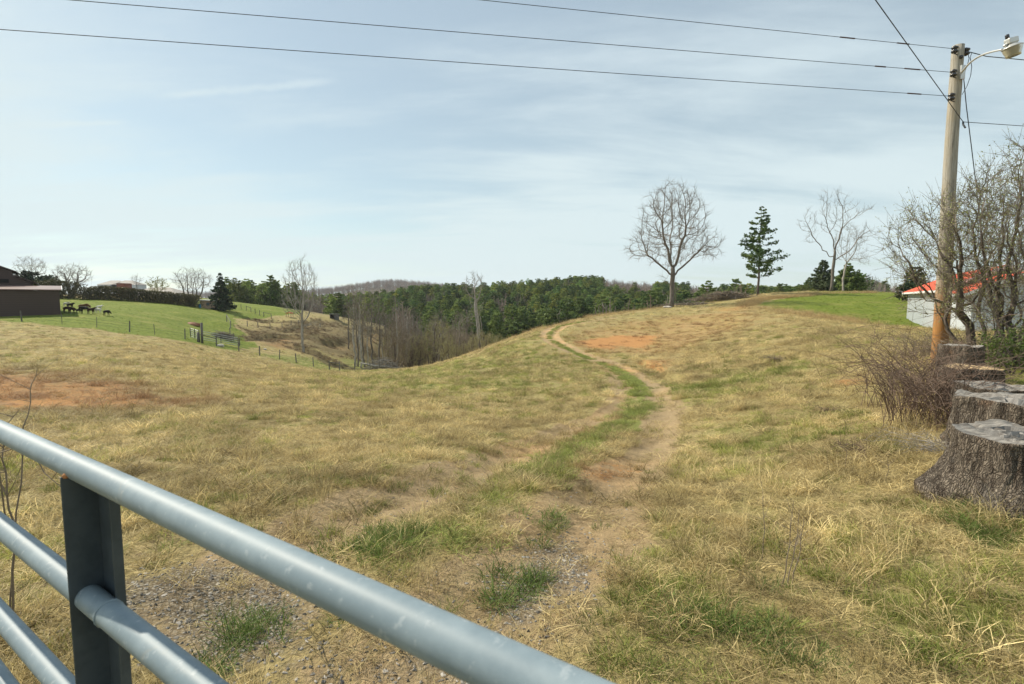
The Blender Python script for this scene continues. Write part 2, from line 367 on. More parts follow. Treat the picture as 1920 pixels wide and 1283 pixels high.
base = t.mix(s2.outputs[2], base, t.mix(nm, (.05, .045, .025), (.11, .085, .055)))
t.put(b.inputs['Base Color'], base); b.inputs['Roughness'].default_value = .95; b.inputs['Specular IOR Level'].default_value = .15
hgt = t.math('ADD', t.math('MULTIPLY', nf, .35), t.math('ADD', t.math('MULTIPLY', nb, .8), t.math('MULTIPLY', vor.outputs['Distance'], t.math('MULTIPLY', A1.outputs['Alpha'], -.25))))
bp = t.node('ShaderNodeBump', {'Height': hgt, 'Strength': .8, 'Distance': .09}); t.put(b.inputs['Normal'], bp.outputs[0])
me.materials.append(m)

# ------------------------------------------------------------------ object helpers
def tag(o, label=None, cat=None, group=None, kind=None):
    if label: o['label'] = label
    if cat: o['category'] = cat
    if group: o['group'] = group
    if kind: o['kind'] = kind
    return o
def empty(name, loc, label, cat, group=None, rz=0):
    o = bpy.data.objects.new(name, None); C.collection.objects.link(o); o.location = [float(v) for v in loc]; o.rotation_euler.z = rz
    o.empty_display_size = .2
    return tag(o, label, cat, group)
class MB:
    def __init__(s): s.v = []; s.f = []; s.n = 0; s.mi = []
    def add(s, V, F, mi=0):
        V = [tuple(map(float, p)) for p in V]; s.v += V; s.f += [tuple(int(i)+s.n for i in f) for f in F]; s.mi += [mi]*len(F); s.n += len(V)
    def box(s, x0, x1, y0, y1, z0, z1, mi=0):
        V = [(x, y, z) for z in (z0, z1) for y in (y0, y1) for x in (x0, x1)]
        s.add(V, [(0, 2, 3, 1), (4, 5, 7, 6), (0, 1, 5, 4), (2, 6, 7, 3), (0, 4, 6, 2), (1, 3, 7, 5)], mi)
    def prism(s, P, y0, y1, mi=0):
        """profile in x,z extruded along y"""
        k = len(P); V = [(x, y0, z) for x, z in P]+[(x, y1, z) for x, z in P]
        s.add(V, [tuple(range(k))[::-1] and tuple(range(k)), tuple(range(2*k-1, k-1, -1))]+[(i, k+i, k+(i+1) % k, (i+1) % k) for i in range(k)], mi)
    def tube(s, P, rad, sides=6, cap=True, mi=0):
        P = [Vector(p) for p in P]; k = len(P)
        if isinstance(rad, (int, float)): rad = [rad]*k
        V = []; up = None
        for i in range(k):
            d = (P[min(i+1, k-1)]-P[max(i-1, 0)])
            if d.length < 1e-9: d = Vector((0, 0, 1))
            d.normalize()
            if up is None: up = Vector((1, 0, 0)) if abs(d.x) < .8 else Vector((0, 1, 0))
            a = d.cross(up); 
            if a.length < 1e-6: a = d.orthogonal()
            a.normalize(); c = d.cross(a); up = a.cross(d)
            for q in range(sides):
                th = 2*math.pi*q/sides; V.append(P[i]+(a*math.cos(th)+c*math.sin(th))*rad[i])
        Fs = [(i*sides+q, i*sides+(q+1) % sides, (i+1)*sides+(q+1) % sides, (i+1)*sides+q) for i in range(k-1) for q in range(sides)]
        if cap: Fs += [tuple(range(sides))[::-1], tuple(range((k-1)*sides, k*sides))]
        s.add(V, Fs, mi)
    def lathe(s, prof, seg=24, c=(0, 0, 0), mi=0, ax='z'):
        V = []
        for r, z in prof:
            for q in range(seg):
                th = 2*math.pi*q/seg; V.append((c[0]+r*math.cos(th), c[1]+r*math.sin(th), c[2]+z))
        k = len(prof); Fs = [(i*seg+q, i*seg+(q+1) % seg, (i+1)*seg+(q+1) % seg, (i+1)*seg+q) for i in range(k-1) for q in range(seg)]
        s.add(V, Fs, mi)
    def mesh(s, name, mats, smooth=False):
        me = bpy.data.meshes.new(name); me.from_pydata(s.v, [], s.f)
        for mm in (mats if isinstance(mats, list) else [mats]): me.materials.append(mm)
        if isinstance(mats, list): me.polygons.foreach_set('material_index', s.mi)
        if smooth: me.polygons.foreach_set('use_smooth', [True]*len(me.polygons))
        me.update(); return me
    def build(s, name, mats, parent=None, smooth=False, loc=None):
        o = bpy.data.objects.new(name, s.mesh(name, mats, smooth)); C.collection.objects.link(o)
        if parent: o.parent = parent
        if loc is not None: o.location = [float(v) for v in loc]
        return o
def copy_tree(o, loc, rz, sc=1, label=None, group=None, parent=None):
    c = o.copy(); C.collection.objects.link(c)
    if parent is None:
        c.location = [float(v) for v in loc]; c.rotation_euler.z = rz; c.scale = (sc, sc, sc) if isinstance(sc, (int, float)) else sc
        if label: c['label'] = label
        if group: c['group'] = group
    else: c.parent = parent
    for ch in o.children: copy_tree(ch, None, 0, parent=c)
    return c
def simple(name, col, col2=None, scale=8, rough=.8, metal=0, stretch=(1, 1, 1), bump=.3, detail=5, lo=.35, hi=.65, dist=.01, spec=.3, coord='Object'):
    m, t, b = newmat(name); tcd = t.node('ShaderNodeTexCoord').outputs[coord]; v = t.mapping(tcd, stretch)
    nz = t.noise(v, scale, detail, .65); col2 = col2 or tuple(c*.65 for c in col)
    t.put(b.inputs['Base Color'], t.mix(t.ramp(nz, lo, hi), col, col2)); b.inputs['Roughness'].default_value = rough; b.inputs['Metallic'].default_value = metal
    b.inputs['Specular IOR Level'].default_value = spec
    if bump: t.put(b.inputs['Normal'], t.node('ShaderNodeBump', {'Height': nz, 'Strength': bump, 'Distance': dist}).outputs[0])
    return m
M = {}
M['bark'] = simple('bark', (.09, .076, .062), (.19, .165, .14), 3, stretch=(6, 6, 1), bump=.6, dist=.03)
M['bark_dark'] = simple('bark_dark', (.07, .055, .045), (.13, .105, .085), 3, stretch=(6, 6, 1), bump=.6, dist=.03)
M['bark_pale'] = simple('bark_pale', (.22, .20, .17), (.38, .35, .31), 1.5, stretch=(3, 3, 1), bump=.3, dist=.02)
M['twig'] = simple('twig', (.15, .125, .10), (.24, .205, .165), 3, bump=0)
M['twig_grey'] = simple('twig_grey', (.22, .20, .175), (.33, .30, .26), 3, bump=0)
M['twig_brown'] = simple('twig_brown', (.16, .125, .09), (.26, .21, .15), 3, bump=0)
M['twig_olive'] = simple('twig_olive', (.20, .18, .09), (.32, .28, .15), 3, bump=0)
M['twig_red'] = simple('twig_red', (.10, .062, .045), (.21, .15, .11), 3, bump=0)
def leafmat(name, c1, c2, scale=.8, trans=.25, tint=False):
    m, t, b = newmat(name); obj = t.node('ShaderNodeTexCoord').outputs['Object']; oi = t.node('ShaderNodeObjectInfo')
    f = t.ramp(t.math('ADD', t.noise(obj, scale, 4, .7), t.math('MULTIPLY', t.math('SUBTRACT', oi.outputs['Random'], .5), .35)), .3, .7)
    col = t.mix(f, c1, c2)
    if tint: col = t.mix(1.0, col, t.node('ShaderNodeAttribute', attribute_name='tint', attribute_type='INSTANCER').outputs['Color'], 'MULTIPLY')
    t.put(b.inputs['Base Color'], col); b.inputs['Roughness'].default_value = .6; b.inputs['Specular IOR Level'].default_value = .25
    tr = t.node('ShaderNodeBsdfTranslucent'); t.put(tr.inputs[0], col)
    mx = t.node('ShaderNodeMixShader', {0: trans}); t.l.new(b.outputs[0], mx.inputs[1]); t.l.new(tr.outputs[0], mx.inputs[2])
    t.l.new(mx.outputs[0], m.node_tree.nodes['Material Output'].inputs[0]); return m
M['pine'] = leafmat('pine_needles', (.065, .115, .035), (.20, .26, .07), .7, .4)
M['pine_f'] = leafmat('pine_needles_far', (.075, .125, .03), (.24, .29, .07), .35, .4, tint=True)
M['spruce'] = leafmat('spruce_needles', (.022, .042, .022), (.06, .09, .04), .7)
M['cedar'] = leafmat('cedar_needles', (.045, .07, .035), (.10, .13, .065), .7)
M['bud'] = leafmat('bud_leaves', (.20, .22, .07), (.38, .38, .16), 2)
M['leaf'] = leafmat('green_leaves', (.07, .11, .025), (.15, .19, .05), 2)
M['hedge'] = leafmat('hedge_leaves', (.055, .055, .02), (.115, .10, .045), .5)

# ------------------------------------------------------------------ trees
def smooth_line3(P, k):
    out = []
    for i in range(len(P)-1):
        p0 = P[max(i-1, 0)]; p1 = P[i]; p2 = P[i+1]; p3 = P[min(i+2, len(P)-1)]
        for j in range(k):
            t = j/k; out.append(.5*((2*p1)+(-p0+p2)*t+(2*p0-5*p1+4*p2-p3)*t*t+(-p0+3*p1-3*p2+p3)*t**3))
    out.append(P[-1]); return np.array(out)
def sc_tree(seed, trunk, env, nat=700, step=.45, infl=6, kill=.9, up=.12, iters=140, wob=.12, stems=None):
    """space colonisation: trunk = list of points; env = ellipsoids (cx,cy,cz,rx,ry,rz,weight)"""
    rg = np.random.default_rng(seed); A = []
    wt = np.array([e[6] for e in env], float); wt /= wt.sum()
    for e, k in zip(env, rg.multinomial(nat, wt)):
        p = rg.normal(size=(k*1, 3)); p /= np.linalg.norm(p, axis=1)[:, None]; p *= (rg.random((k, 1))**(1/2.4))
        A.append(p*np.array(e[3:6])+np.array(e[:3]))
    A = np.vstack(A); nodes = []; par = []
    for st in (stems or [trunk]):
        if st[0][2] > 2 and nodes:      # a limb: it grows out of the nearest point already there
            st = smooth_line3(np.array(st, float), 4); st[1:-1] += rg.normal(size=(len(st)-2, 3))*.07
            par0 = int(np.argmin(np.linalg.norm(np.array(nodes)-st[0], axis=1))); st = st[1:]
        else: par0 = -1
        for i, p in enumerate(st):
            nodes.append(np.array(p, float)); par.append(len(nodes)-2 if i else par0)
    N = np.array(nodes); near = np.full(len(A), -1); dist = np.full(len(A), 1e9)
    def upd(s0):
        nonlocal near, dist
        D = np.linalg.norm(A[:, None]-N[None, s0:], axis=2); j = D.argmin(1); d = D[np.arange(len(A)), j]
        mk = d < dist; dist[mk] = d[mk]; near[mk] = j[mk]+s0
    upd(0); gdir = {}
    for it in range(iters):
        if len(A) == 0: break
        act = dist < (infl if it > 3 else infl*2.5)
        if not act.any(): break
        ids = np.unique(near[act]); newp = []; newpar = []
        for i in ids:
            v = (A[act & (near == i)]-N[i]); v /= np.linalg.norm(v, axis=1)[:, None]+1e-9; d = v.sum(0)
            l = np.linalg.norm(d)
            if l < 1e-6: continue
            d /= l
            if par[i] >= 0:
                q = N[i]-N[par[i]]; q /= np.linalg.norm(q)+1e-9; d = d+q*.45
            d = d+rg.normal(size=3)*wob; d[2] += up; d /= np.linalg.norm(d)
            p = N[i]+d*step
            key = (i, tuple(np.round(p*2)))
            if gdir.get(key, 0) > 1: continue
            gdir[key] = gdir.get(key, 0)+1
            newp.append(p); newpar.append(i)
        if not newp: break
        s0 = len(N); N = np.vstack([N, newp]); par += newpar; upd(s0)
        keep = dist > kill; A, near, dist = A[keep], near[keep], dist[keep]
    return N, np.array(par)
def tree_meshes(N, par, tip=.012, power=2.3, base=None, split=.05, twigs=2, tl=.9, seed=1, sides=5, twr=.009, up=.3, leaves=None, leafsize=.1, nleaf=2):
    rg = np.random.default_rng(seed); n = len(N); ch = [[] for _ in range(n)]
    for i, p in enumerate(par):
        if p >= 0: ch[p].append(i)
    rad = np.zeros(n); order = range(n-1, -1, -1)
    acc = np.zeros(n)
    for i in order:
        rad[i] = max(tip, acc[i]**(1/power)) if acc[i] > 0 else tip
        if par[i] >= 0: acc[par[i]] += rad[i]**power
    if base:
        k = base/rad[0]; rad = np.where(rad > tip*1.5, rad*np.clip(1+(k-1)*np.clip((rad-tip)/(rad[0]-tip+1e-9), 0, 1)**.6, .3, 9), rad)
    big, small, lf = MB(), MB(), MB()
    starts = [(i, -1) for i in range(n) if par[i] < 0]
    while starts:
        i, p = starts.pop(); chain = [p, i] if p >= 0 else [i]
        while ch[i]:
            c = sorted(ch[i], key=lambda q: -rad[q]); starts += [(q, i) for q in c[1:]]; i = c[0]; chain.append(i)
        if len(chain) < 2: continue
        rs = [min(rad[q], rad[chain[1]]) if k_ == 0 and p >= 0 else rad[q] for k_, q in enumerate(chain)]
        cut = 0
        while cut < len(chain) and rs[cut] > split: cut += 1
        if p < 0:
            rs[0] *= 1.35
        if cut >= 2: big.tube([N[q] for q in chain[:cut+1]], rs[:cut+1], sides+3)
        elif cut == 1: cut = 0
        if cut < len(chain)-1: small.tube([N[q] for q in chain[max(cut-0, 0):]] if cut == 0 else [N[q] for q in chain[cut:]], rs[cut:], sides-1, cap=False)
    for i in range(n):
        if rad[i] < split*.75 and par[i] >= 0:
            dd = N[i]-N[par[i]]; dd /= np.linalg.norm(dd)+1e-9
            for _ in range(twigs if ch[i] else twigs+2):
                d = dd*.8+rg.normal(size=3)*.55; d[2] += up; d /= np.linalg.norm(d); L = tl*(.4+.8*rg.random())
                p1 = N[i]+d*L*.5+rg.normal(size=3)*L*.05; p2 = N[i]+d*L+rg.normal(size=3)*L*.12+np.array([0, 0, up*.2*L])
                small.tube([N[i], p1, p2], [twr, twr*.8, twr*.35], 3, cap=False)
                if leaves:
                    for _ in range(nleaf):
                        f = rg.random(); c = N[i]*(1-f)+p2*f+rg.normal(size=3)*.02; u = rg.normal(size=3); u /= np.linalg.norm(u); v = np.cross(u, rg.normal(size=3)); v /= np.linalg.norm(v)+1e-9
                        s = leafsize*(.5+rg.random()); lf.add([c, c+u*s*.5+v*s*.25, c+u*s, c+u*s*.5-v*s*.25], [(0, 1, 2, 3)])
    return big, small, lf
def bare_tree(name, loc, label, cat, N, par, bark, twig, group=None, leaves=None, **kw):
    root = empty(name, loc, label, cat, group)
    b_, s_, l_ = tree_meshes(N, par, leaves=leaves, **kw)
    if b_.f: b_.build('trunk', bark, root, True)
    s_.build('crown' if b_.f else 'branches', twig, root)
    if leaves and l_.f: l_.build('foliage', leaves, root)
    return root
def stem(x0, y0, h, lean=(0, 0), k=6, wob=.05, seed=0, z0=-.3):
    rg = np.random.default_rng(seed); return [(x0+lean[0]*i/k+rg.normal()*wob*(i > 0), y0+lean[1]*i/k+rg.normal()*wob*(i > 0), z0+(h-z0)*i/k) for i in range(k+1)]

def leafcloud(mb, C_, sizes, rg, flat=.0):
    k = len(C_); u = rg.normal(size=(k, 3)); u[:, 2] *= (1-flat); u /= np.linalg.norm(u, axis=1)[:, None]
    v = np.cross(u, rg.normal(size=(k, 3))); v /= np.linalg.norm(v, axis=1)[:, None]+1e-9
    s = sizes[:, None]; P = np.stack([C_-u*s*.5, C_+v*s*.28, C_+u*s*.5, C_-v*s*.28], 1).reshape(-1, 3)
    mb.add(P, np.arange(4*k).reshape(-1, 4))
def conifer(seed, Ht, rad, clear=.12, whorls=18, per=6, size=.35, dens=26, droop=.0, rise=.12, gap=.15, lf=.5, tr=.16, irr=.35, limbs=True):
    """trunk, limbs, foliage MBs of a conifer. rad: f(t)->crown radius"""
    rg = np.random.default_rng(seed); tk, lb, fo = MB(), MB(), MB(); k = 9
    ax = [(rg.normal()*.05*(i > 0), rg.normal()*.05*(i > 0), -.4+(Ht*.98+.4)*i/k) for i in range(k+1)]
    tk.tube(ax, [tr*(1-.93*i/k)*(1.25 if i == 0 else 1) for i in range(k+1)], 9)
    cs = []; ss = []
    for wi in range(whorls):
        t_ = clear+(1-clear)*(wi+.3*rg.random())/whorls; z = t_*Ht; rr_ = rad((t_-clear)/(1-clear))
        for b_ in range(per):
            if rg.random() < gap: continue
            th = rg.random()*6.283; L = max(rr_*(1-irr+irr*1.6*rg.random()), .25)
            d = np.array([math.cos(th), math.sin(th), rise+rg.normal()*.08]); q = 5; pl = []
            for s_ in range(q+1):
                f = s_/q; p = np.array([0, 0, z])+d*L*f; p[2] += -droop*L*f*f+.10*L*f**3+rg.normal()*.03; pl.append(p)
            if limbs: lb.tube(pl, [tr*.22*(1-t_*.6)*(1-.85*s_/q)+.006 for s_ in range(q+1)], 4, cap=False)
            m_ = max(int(dens*L), 5); f = lf*.5+(1-lf*.5)*rg.random(m_)**.8; idx = np.clip((f*q), 0, q-.001); i0 = idx.astype(int); fr = (idx-i0)[:, None]
            pl = np.array(pl); p = pl[i0]*(1-fr)+pl[i0+1]*fr
            sp_ = np.stack([rg.normal(size=m_)*.16*L*(1.15-f), rg.normal(size=m_)*.16*L*(1.15-f), rg.normal(size=m_)*.055*L+.03*L], 1)
            cs.append(p+sp_); ss.append(size*(.6+.8*rg.random(m_)))
    leafcloud(fo, np.vstack(cs), np.concatenate(ss), rg, .5)
    return tk, lb, fo
def put_conifer(name, loc, label, cat, mbs, bark, needles, group=None):
    root = empty(name, loc, label, cat, group); tk, lb, fo = mbs
    tk.build('trunk', bark, root, True)
    if lb.f: lb.build('limbs', bark, root)
    fo.build('crown', needles, root); return root

# oak on the crest
h = 16.0; X0 = G(1258, 577); X0 = GY(1258, 66, 576)
N, P = sc_tree(3, None, [(0, 0, 10.2, 4.7, 4.5, 5.7, 5), (-3.4, 0, 7.6, 2.7, 3, 2.2, 1.2), (3.8, 0, 7.8, 2.7, 3, 2.3, 1.2), (0, 0, 13, 2.6, 2.6, 2.9, 1)], nat=1500, step=.42, infl=4.5, kill=.62, up=.16,
    stems=[stem(0, 0, 6.2, (.2, 0), seed=1), [(.1, 0, 4.4), (-.5, 0, 6.6), (-1.2, .2, 9.4)], [(.1, .1, 4.6), (.9, 0, 6.8), (1.5, -.3, 9.6)], [(0, 0, 3.9), (-1.6, 0, 5.5), (-3.3, 0, 6.9)], [(.1, 0, 4.0), (1.8, 0, 5.6), (3.5, 0, 7.2)], [(0, .1, 4.8), (.1, 1.2, 7), (.3, 2.2, 9)], [(.05, 0, 3.1), (-.7, 0, 3.1), (-1.15, 0, 3.9)]])
bare_tree('oak_tree', X0, 'large bare oak with a broad rounded crown on the crest of the hill', 'tree', N, P, M['bark'], M['twig'], tip=.02, power=2.15, base=.30, split=.09, twigs=4, tl=.95, twr=.0095, up=.22, seed=4)
# forked bare tree and its pale companion
X1 = GY(1558, 85, 546)
N, P = sc_tree(8, None, [(-.3, 0, 12.8, 3.4, 3, 4.0, 3), (-4.4, 0, 10.5, 1.6, 2, 3.4, 1.2), (5.6, 1, 9.6, 3.0, 2.5, 1.6, 1.4), (4.6, 0, 13.3, 2.2, 2, 1.6, .7)], nat=420, step=.5, infl=6, kill=1.1, up=.13, stems=[stem(0, 0, 7.0, (.3, 0), seed=2), [(.1, 0, 6.0), (.0, 0, 8.0), (-.8, .1, 10.0)], [(.1, 0, 6.4), (.9, 0, 8.6), (1.3, 0, 10.4)], [(0, 0, 5.2), (-1.6, 0, 6.8), (-3.0, 0, 8.4)], [(.1, 0, 5.0), (1.8, 0, 6.1), (3.6, .2, 7.6)]], wob=.2)
bare_tree('bare_tree', X1, 'tall bare tree with wide spreading crooked limbs at the lawn edge', 'tree', N, P, M['bark'], M['twig'], tip=.02, power=2.1, base=.23, split=.1, twigs=2, tl=1.1, twr=.016)
X2 = GY(1580, 88, 546)
N, P = sc_tree(9, None, [(.8, 0, 7.8, 2.6, 2.2, 3.4, 3), (2.6, 0, 5.6, 2.2, 2, 1.3, 1)], nat=420, step=.4, infl=4, kill=.7, up=.05, stems=[stem(0, 0, 3.4, (.1, 0), seed=3)])
bare_tree('bare_tree', X2, 'shorter pale-barked bare tree standing just right of the tall crooked one', 'tree', N, P, M['bark_pale'], M['twig_grey'], tip=.015, power=2.1, base=.15, split=.07, twigs=3, tl=.9, twr=.012)
# gully tree
X3 = G(568, 655)
N, P = sc_tree(12, None, [(0, 0, 10.6, 3.0, 3, 5.4, 5), (-1.8, 0, 8.2, 2.0, 2, 2.4, 1), (1.8, 0, 8.4, 2.2, 2, 2.4, 1), (1.2, 0, 4.6, 2.0, 1.5, 1.0, .4)], nat=1100, step=.42, infl=4, kill=.66, up=.3, stems=[stem(0, 0, 5, (.0, 0), seed=4)])
bare_tree('bare_tree', X3, 'pale bare tree with a slim upright crown growing in the eroded gully', 'tree', N, P, M['bark_pale'], M['twig_grey'], tip=.02, power=2.1, base=.22, split=.07, twigs=3, tl=.9, twr=.013, up=.5)
# tall pale tree in the valley
X4 = GY(903, 118, 640)
hh = at(893, 512, 118)[2]-X4[2]
N, P = sc_tree(14, None, [(-1.6, 0, hh-3.2, 2.8, 2.5, 3.4, 3), (-1.2, 0, hh-7.5, 1.8, 1.6, 3.5, 1), (-3.2, 0, hh-11, 1.6, 1, .9, .3)], nat=520, step=.5, infl=5, kill=.75, up=.3, stems=[stem(0, 0, hh-8, (-1.2, 0), seed=5, wob=.12), stem(.7, .3, hh-10, (-.9, 0), seed=6, wob=.12)])
bare_tree('sycamore_tree', X4, 'tallest pale-trunked bare tree rising from the valley before the pines', 'tree', N, P, M['bark_pale'], M['twig_grey'], tip=.025, power=2.0, base=.42, split=.1, twigs=2, tl=1.1, twr=.018, up=.3)
# pine on the crest
X5 = GY(1421, 77, 553)
put_conifer('pine_tree', X5, 'solitary green pine with an open layered crown on the crest', 'tree',
    conifer(5, 13.4, lambda t: 3.3*(1-t)**.8*(.55+.55*min(1, t*5+.4)) if t < .97 else .3, clear=.19, whorls=21, per=6, size=.33, dens=34, rise=.12, gap=.32, tr=.19, irr=.42), M['bark_dark'], M['pine'])
put_conifer('cedar_tree', GY(1541, 93, 546), 'light green bushy cedar left of the crooked bare tree', 'tree', conifer(6, 5.8, lambda t: 2.5*(1-t)**.75+.1, clear=.02, whorls=17, per=8, size=.36, dens=34, gap=.05, tr=.12), M['bark_dark'], M['cedar'])
put_conifer('cedar_tree', GY(1589, 96, 546), 'dark green cedar behind the pale-barked bare tree', 'tree', conifer(7, 5.4, lambda t: 2.9*(1-t)**.8+.1, clear=.02, whorls=15, per=8, size=.42, dens=34, gap=.1, tr=.12), M['bark_dark'], M['pine'])
put_conifer('spruce_tree', GY(415, 120, 568), 'dark conical spruce beside the tan shed at the pasture edge', 'tree', conifer(8, 9.0, lambda t: 2.9*(1-t)**.9+.08, clear=.03, whorls=22, per=8, size=.4, dens=36, droop=.12, rise=.0, gap=.05, tr=.16), M['bark_dark'], M['spruce'])
put_conifer('cedar_tree', GY(1716, 62, 545), 'olive cedar showing above the left end of the red shed roof', 'tree', conifer(9, 4.2, lambda t: 1.6*(1-t)**.6+.2, clear=.02, whorls=12, per=8, size=.36, dens=34, gap=.05, tr=.12), M['bark_dark'], M['cedar'])
for q, (px, Y, hz, wr, lab) in enumerate([(62, 118, 5.6, 3.1, 'left of two dark rounded pines rising behind the brown barn'), (90, 116, 4.6, 2.8, 'right of two dark rounded pines rising behind the brown barn'), (35, 120, 4.0, 2.4, 'small dark pine hard against the barn roof')]):
    put_conifer('pine_tree', GY(px, Y, 557), lab, 'tree', conifer(20+q, hz, (lambda w_: (lambda t: w_*math.sqrt(max(0, 1-t*t))+.1))(wr), clear=.05, whorls=12, per=9, size=.4, dens=30, gap=.05, tr=.16), M['bark_dark'], M['spruce'])
# bare trees on the left skyline
def fan(seed, loc, label, w_, h_, trunkh, base, nat, stems=None, mat='twig', bark='bark', name='bare_tree', dp=.6, twr=.02, up=.2, leaves=None, **kw):
    N, P = sc_tree(seed, None, [(0, 0, trunkh+(h_-trunkh)*.52, w_/2, w_/2*dp, (h_-trunkh)*.5, 1)], nat=nat, step=.4, infl=5, kill=.6, up=.2, stems=stems or [stem(0, 0, trunkh, k=4, seed=seed)])
    return bare_tree(name, loc, label, 'tree', N, P, M[bark], M[mat], tip=.02, power=2.1, base=base*.75, split=.09, twigs=2, tl=1.0, twr=twr, up=up, leaves=leaves, **kw)
fan(31, GY(62, 128, 555), 'thin bare tree showing above the dark pines behind the barn', 7.5, 9.5, 3.5, .2, 300)
fan(32, GY(137, 112, 555), 'bare pollarded tree with a thick leaning trunk right of the barn', 8.5, 7.2, 2.4, .5, 420, stems=[stem(-.6, 0, 3.0, (1.6, 0), k=4, seed=1), stem(-.6, .2, 3.1, (-.6, 0), k=4, seed=2)])
fan(33, GY(362, 126, 565), 'wide bare multi-stemmed tree behind the hedge left of the spruce', 9.5, 8.4, 2.2, .2, 650, stems=[stem(sx*.3, 0, 2.4, (sx*.8, 0), k=3, seed=s) for s, sx in enumerate((-2, -1, 0, 1, 2))])
fan(34, GY(258, 118, 562), 'small thin bare tree standing in the middle of the hedge', 2.6, 5.6, 2.6, .1, 80)
fan(35, GY(296, 125, 563), 'small budding tree on the house side of the hedge', 5.0, 5.2, 1.2, .12, 220, mat='twig_olive', leaves=M['bud'], leafsize=.3)
fan(36, GY(1266, 72, 576), 'slender young bare tree just right of the oak trunk', 1.6, 3.6, 1.4, .07, 60)
fan(37, GY(1628, 150, 545), 'small round bare tree on the skyline left of the red-roofed shed', 6.0, 8.0, 3.0, .15, 260)

# valley trees: prototypes copied
def protos():
    L = []
    for q in range(4):
        N, P = sc_tree(60+q, None, [(0, 0, 8.6, 1.5, 1.5, 4.2, 1)], nat=260, step=.45, infl=4, kill=.6, up=.35, stems=[stem(0, 0, 4.2, (rng.normal()*.3, 0), seed=q, wob=.1)])
        L.append(('slim', N, P))
    for q in range(3):
        st = [stem(rng.normal()*.5, rng.normal()*.5, 1.6, (rng.normal()*.6, rng.normal()*.4), k=3, seed=q*9+s) for s in range(5)]
        N, P = sc_tree(70+q, None, [(0, 0, 5.0, 2.8, 2.8, 4.2, 1)], nat=520, step=.45, infl=4, kill=.6, up=.3, stems=st); L.append(('bush', N, P))
    return L
PR = protos(); valley = []
SL = [(666,86,1.05),(671,88,.9),(678,84,1.0),(684,90,.95),(690,87,.75),(712,92,1.1),(718,95,.9),(700,98,1.15),(735,100,.95),(655,108,.85),(745,96,1.2),(724,112,1.0),(672,100,1.1)]
proto_s = []
for q in range(4):
    _, N, P = PR[q]
    px, Y, s = SL[q]
    o = bare_tree('bare_tree', GY(px, Y, 680), 'slender leafless grey tree in the thicket at the gully mouth', 'tree', N, P, M['bark'] if q % 2 else M['bark_pale'], M['twig'], group='slender bare trees at the gully mouth', tip=.02, power=2.0, base=.15, split=.06, twigs=2, tl=.9, twr=.018, up=.35)
    o.scale = (s, s, s); proto_s.append(o)
for q, (px, Y, s) in enumerate(SL[4:]):
    copy_tree(proto_s[q % 4], GY(px, Y, 680), rng.random()*6.28, s)
for q in range(26):
    px = 760+120*rng.random(); Y = 98+45*rng.random(); s = .75+.4*rng.random()
    copy_tree(proto_s[q % 4], GY(px, Y, 680), rng.random()*6.28, s, 'leafless grey tree among the brown brush on the valley floor', 'bare trees on the valley floor')
proto_b = []
mats_b = [('twig_brown', 'leafless brown brushy tree on the valley floor'), ('twig_olive', 'olive budding brushy tree on the valley floor'), ('twig_brown', None)]
for q in range(3):
    _, N, P = PR[4+q]; Y = (92, 96, 104)[q]; px = (742, 822, 775)[q]
    o = bare_tree('brushy_tree', GY(px, Y, 690), mats_b[q][1] or mats_b[0][1], 'tree', N, P, M['bark_dark'], M[mats_b[q][0]], group='brushy trees on the valley floor', tip=.018, power=2.0, base=.1, split=.06, twigs=3, tl=1.0, twr=.02, up=.4, leaves=M['bud'] if q == 1 else None, leafsize=.16, nleaf=1)
    s = (1.05, 1.15, 1.1)[q]; o.scale = (s, s, s); proto_b.append(o)
for q in range(30):
    px = 735+165*rng.random()**1.1; Y = 96+34*rng.random(); s = .55+.45*rng.random(); k = int(rng.choice([0, 0, 2, 2, 1]))
    copy_tree(proto_b[k], GY(px, Y, 690), rng.random()*6.28, s)
for q in range(7):    # low greenish scrub along the hill foot
    px = 840+q*16; Y = 62+q*1.2; copy_tree(proto_b[1], GY(px, Y+rng.random()*5, 690)-np.array([0, 0, .5]), rng.random()*6.28, .34+.1*rng.random(), 'low olive scrub bush along the foot of the grassy hill', 'scrub bushes along the hill foot')

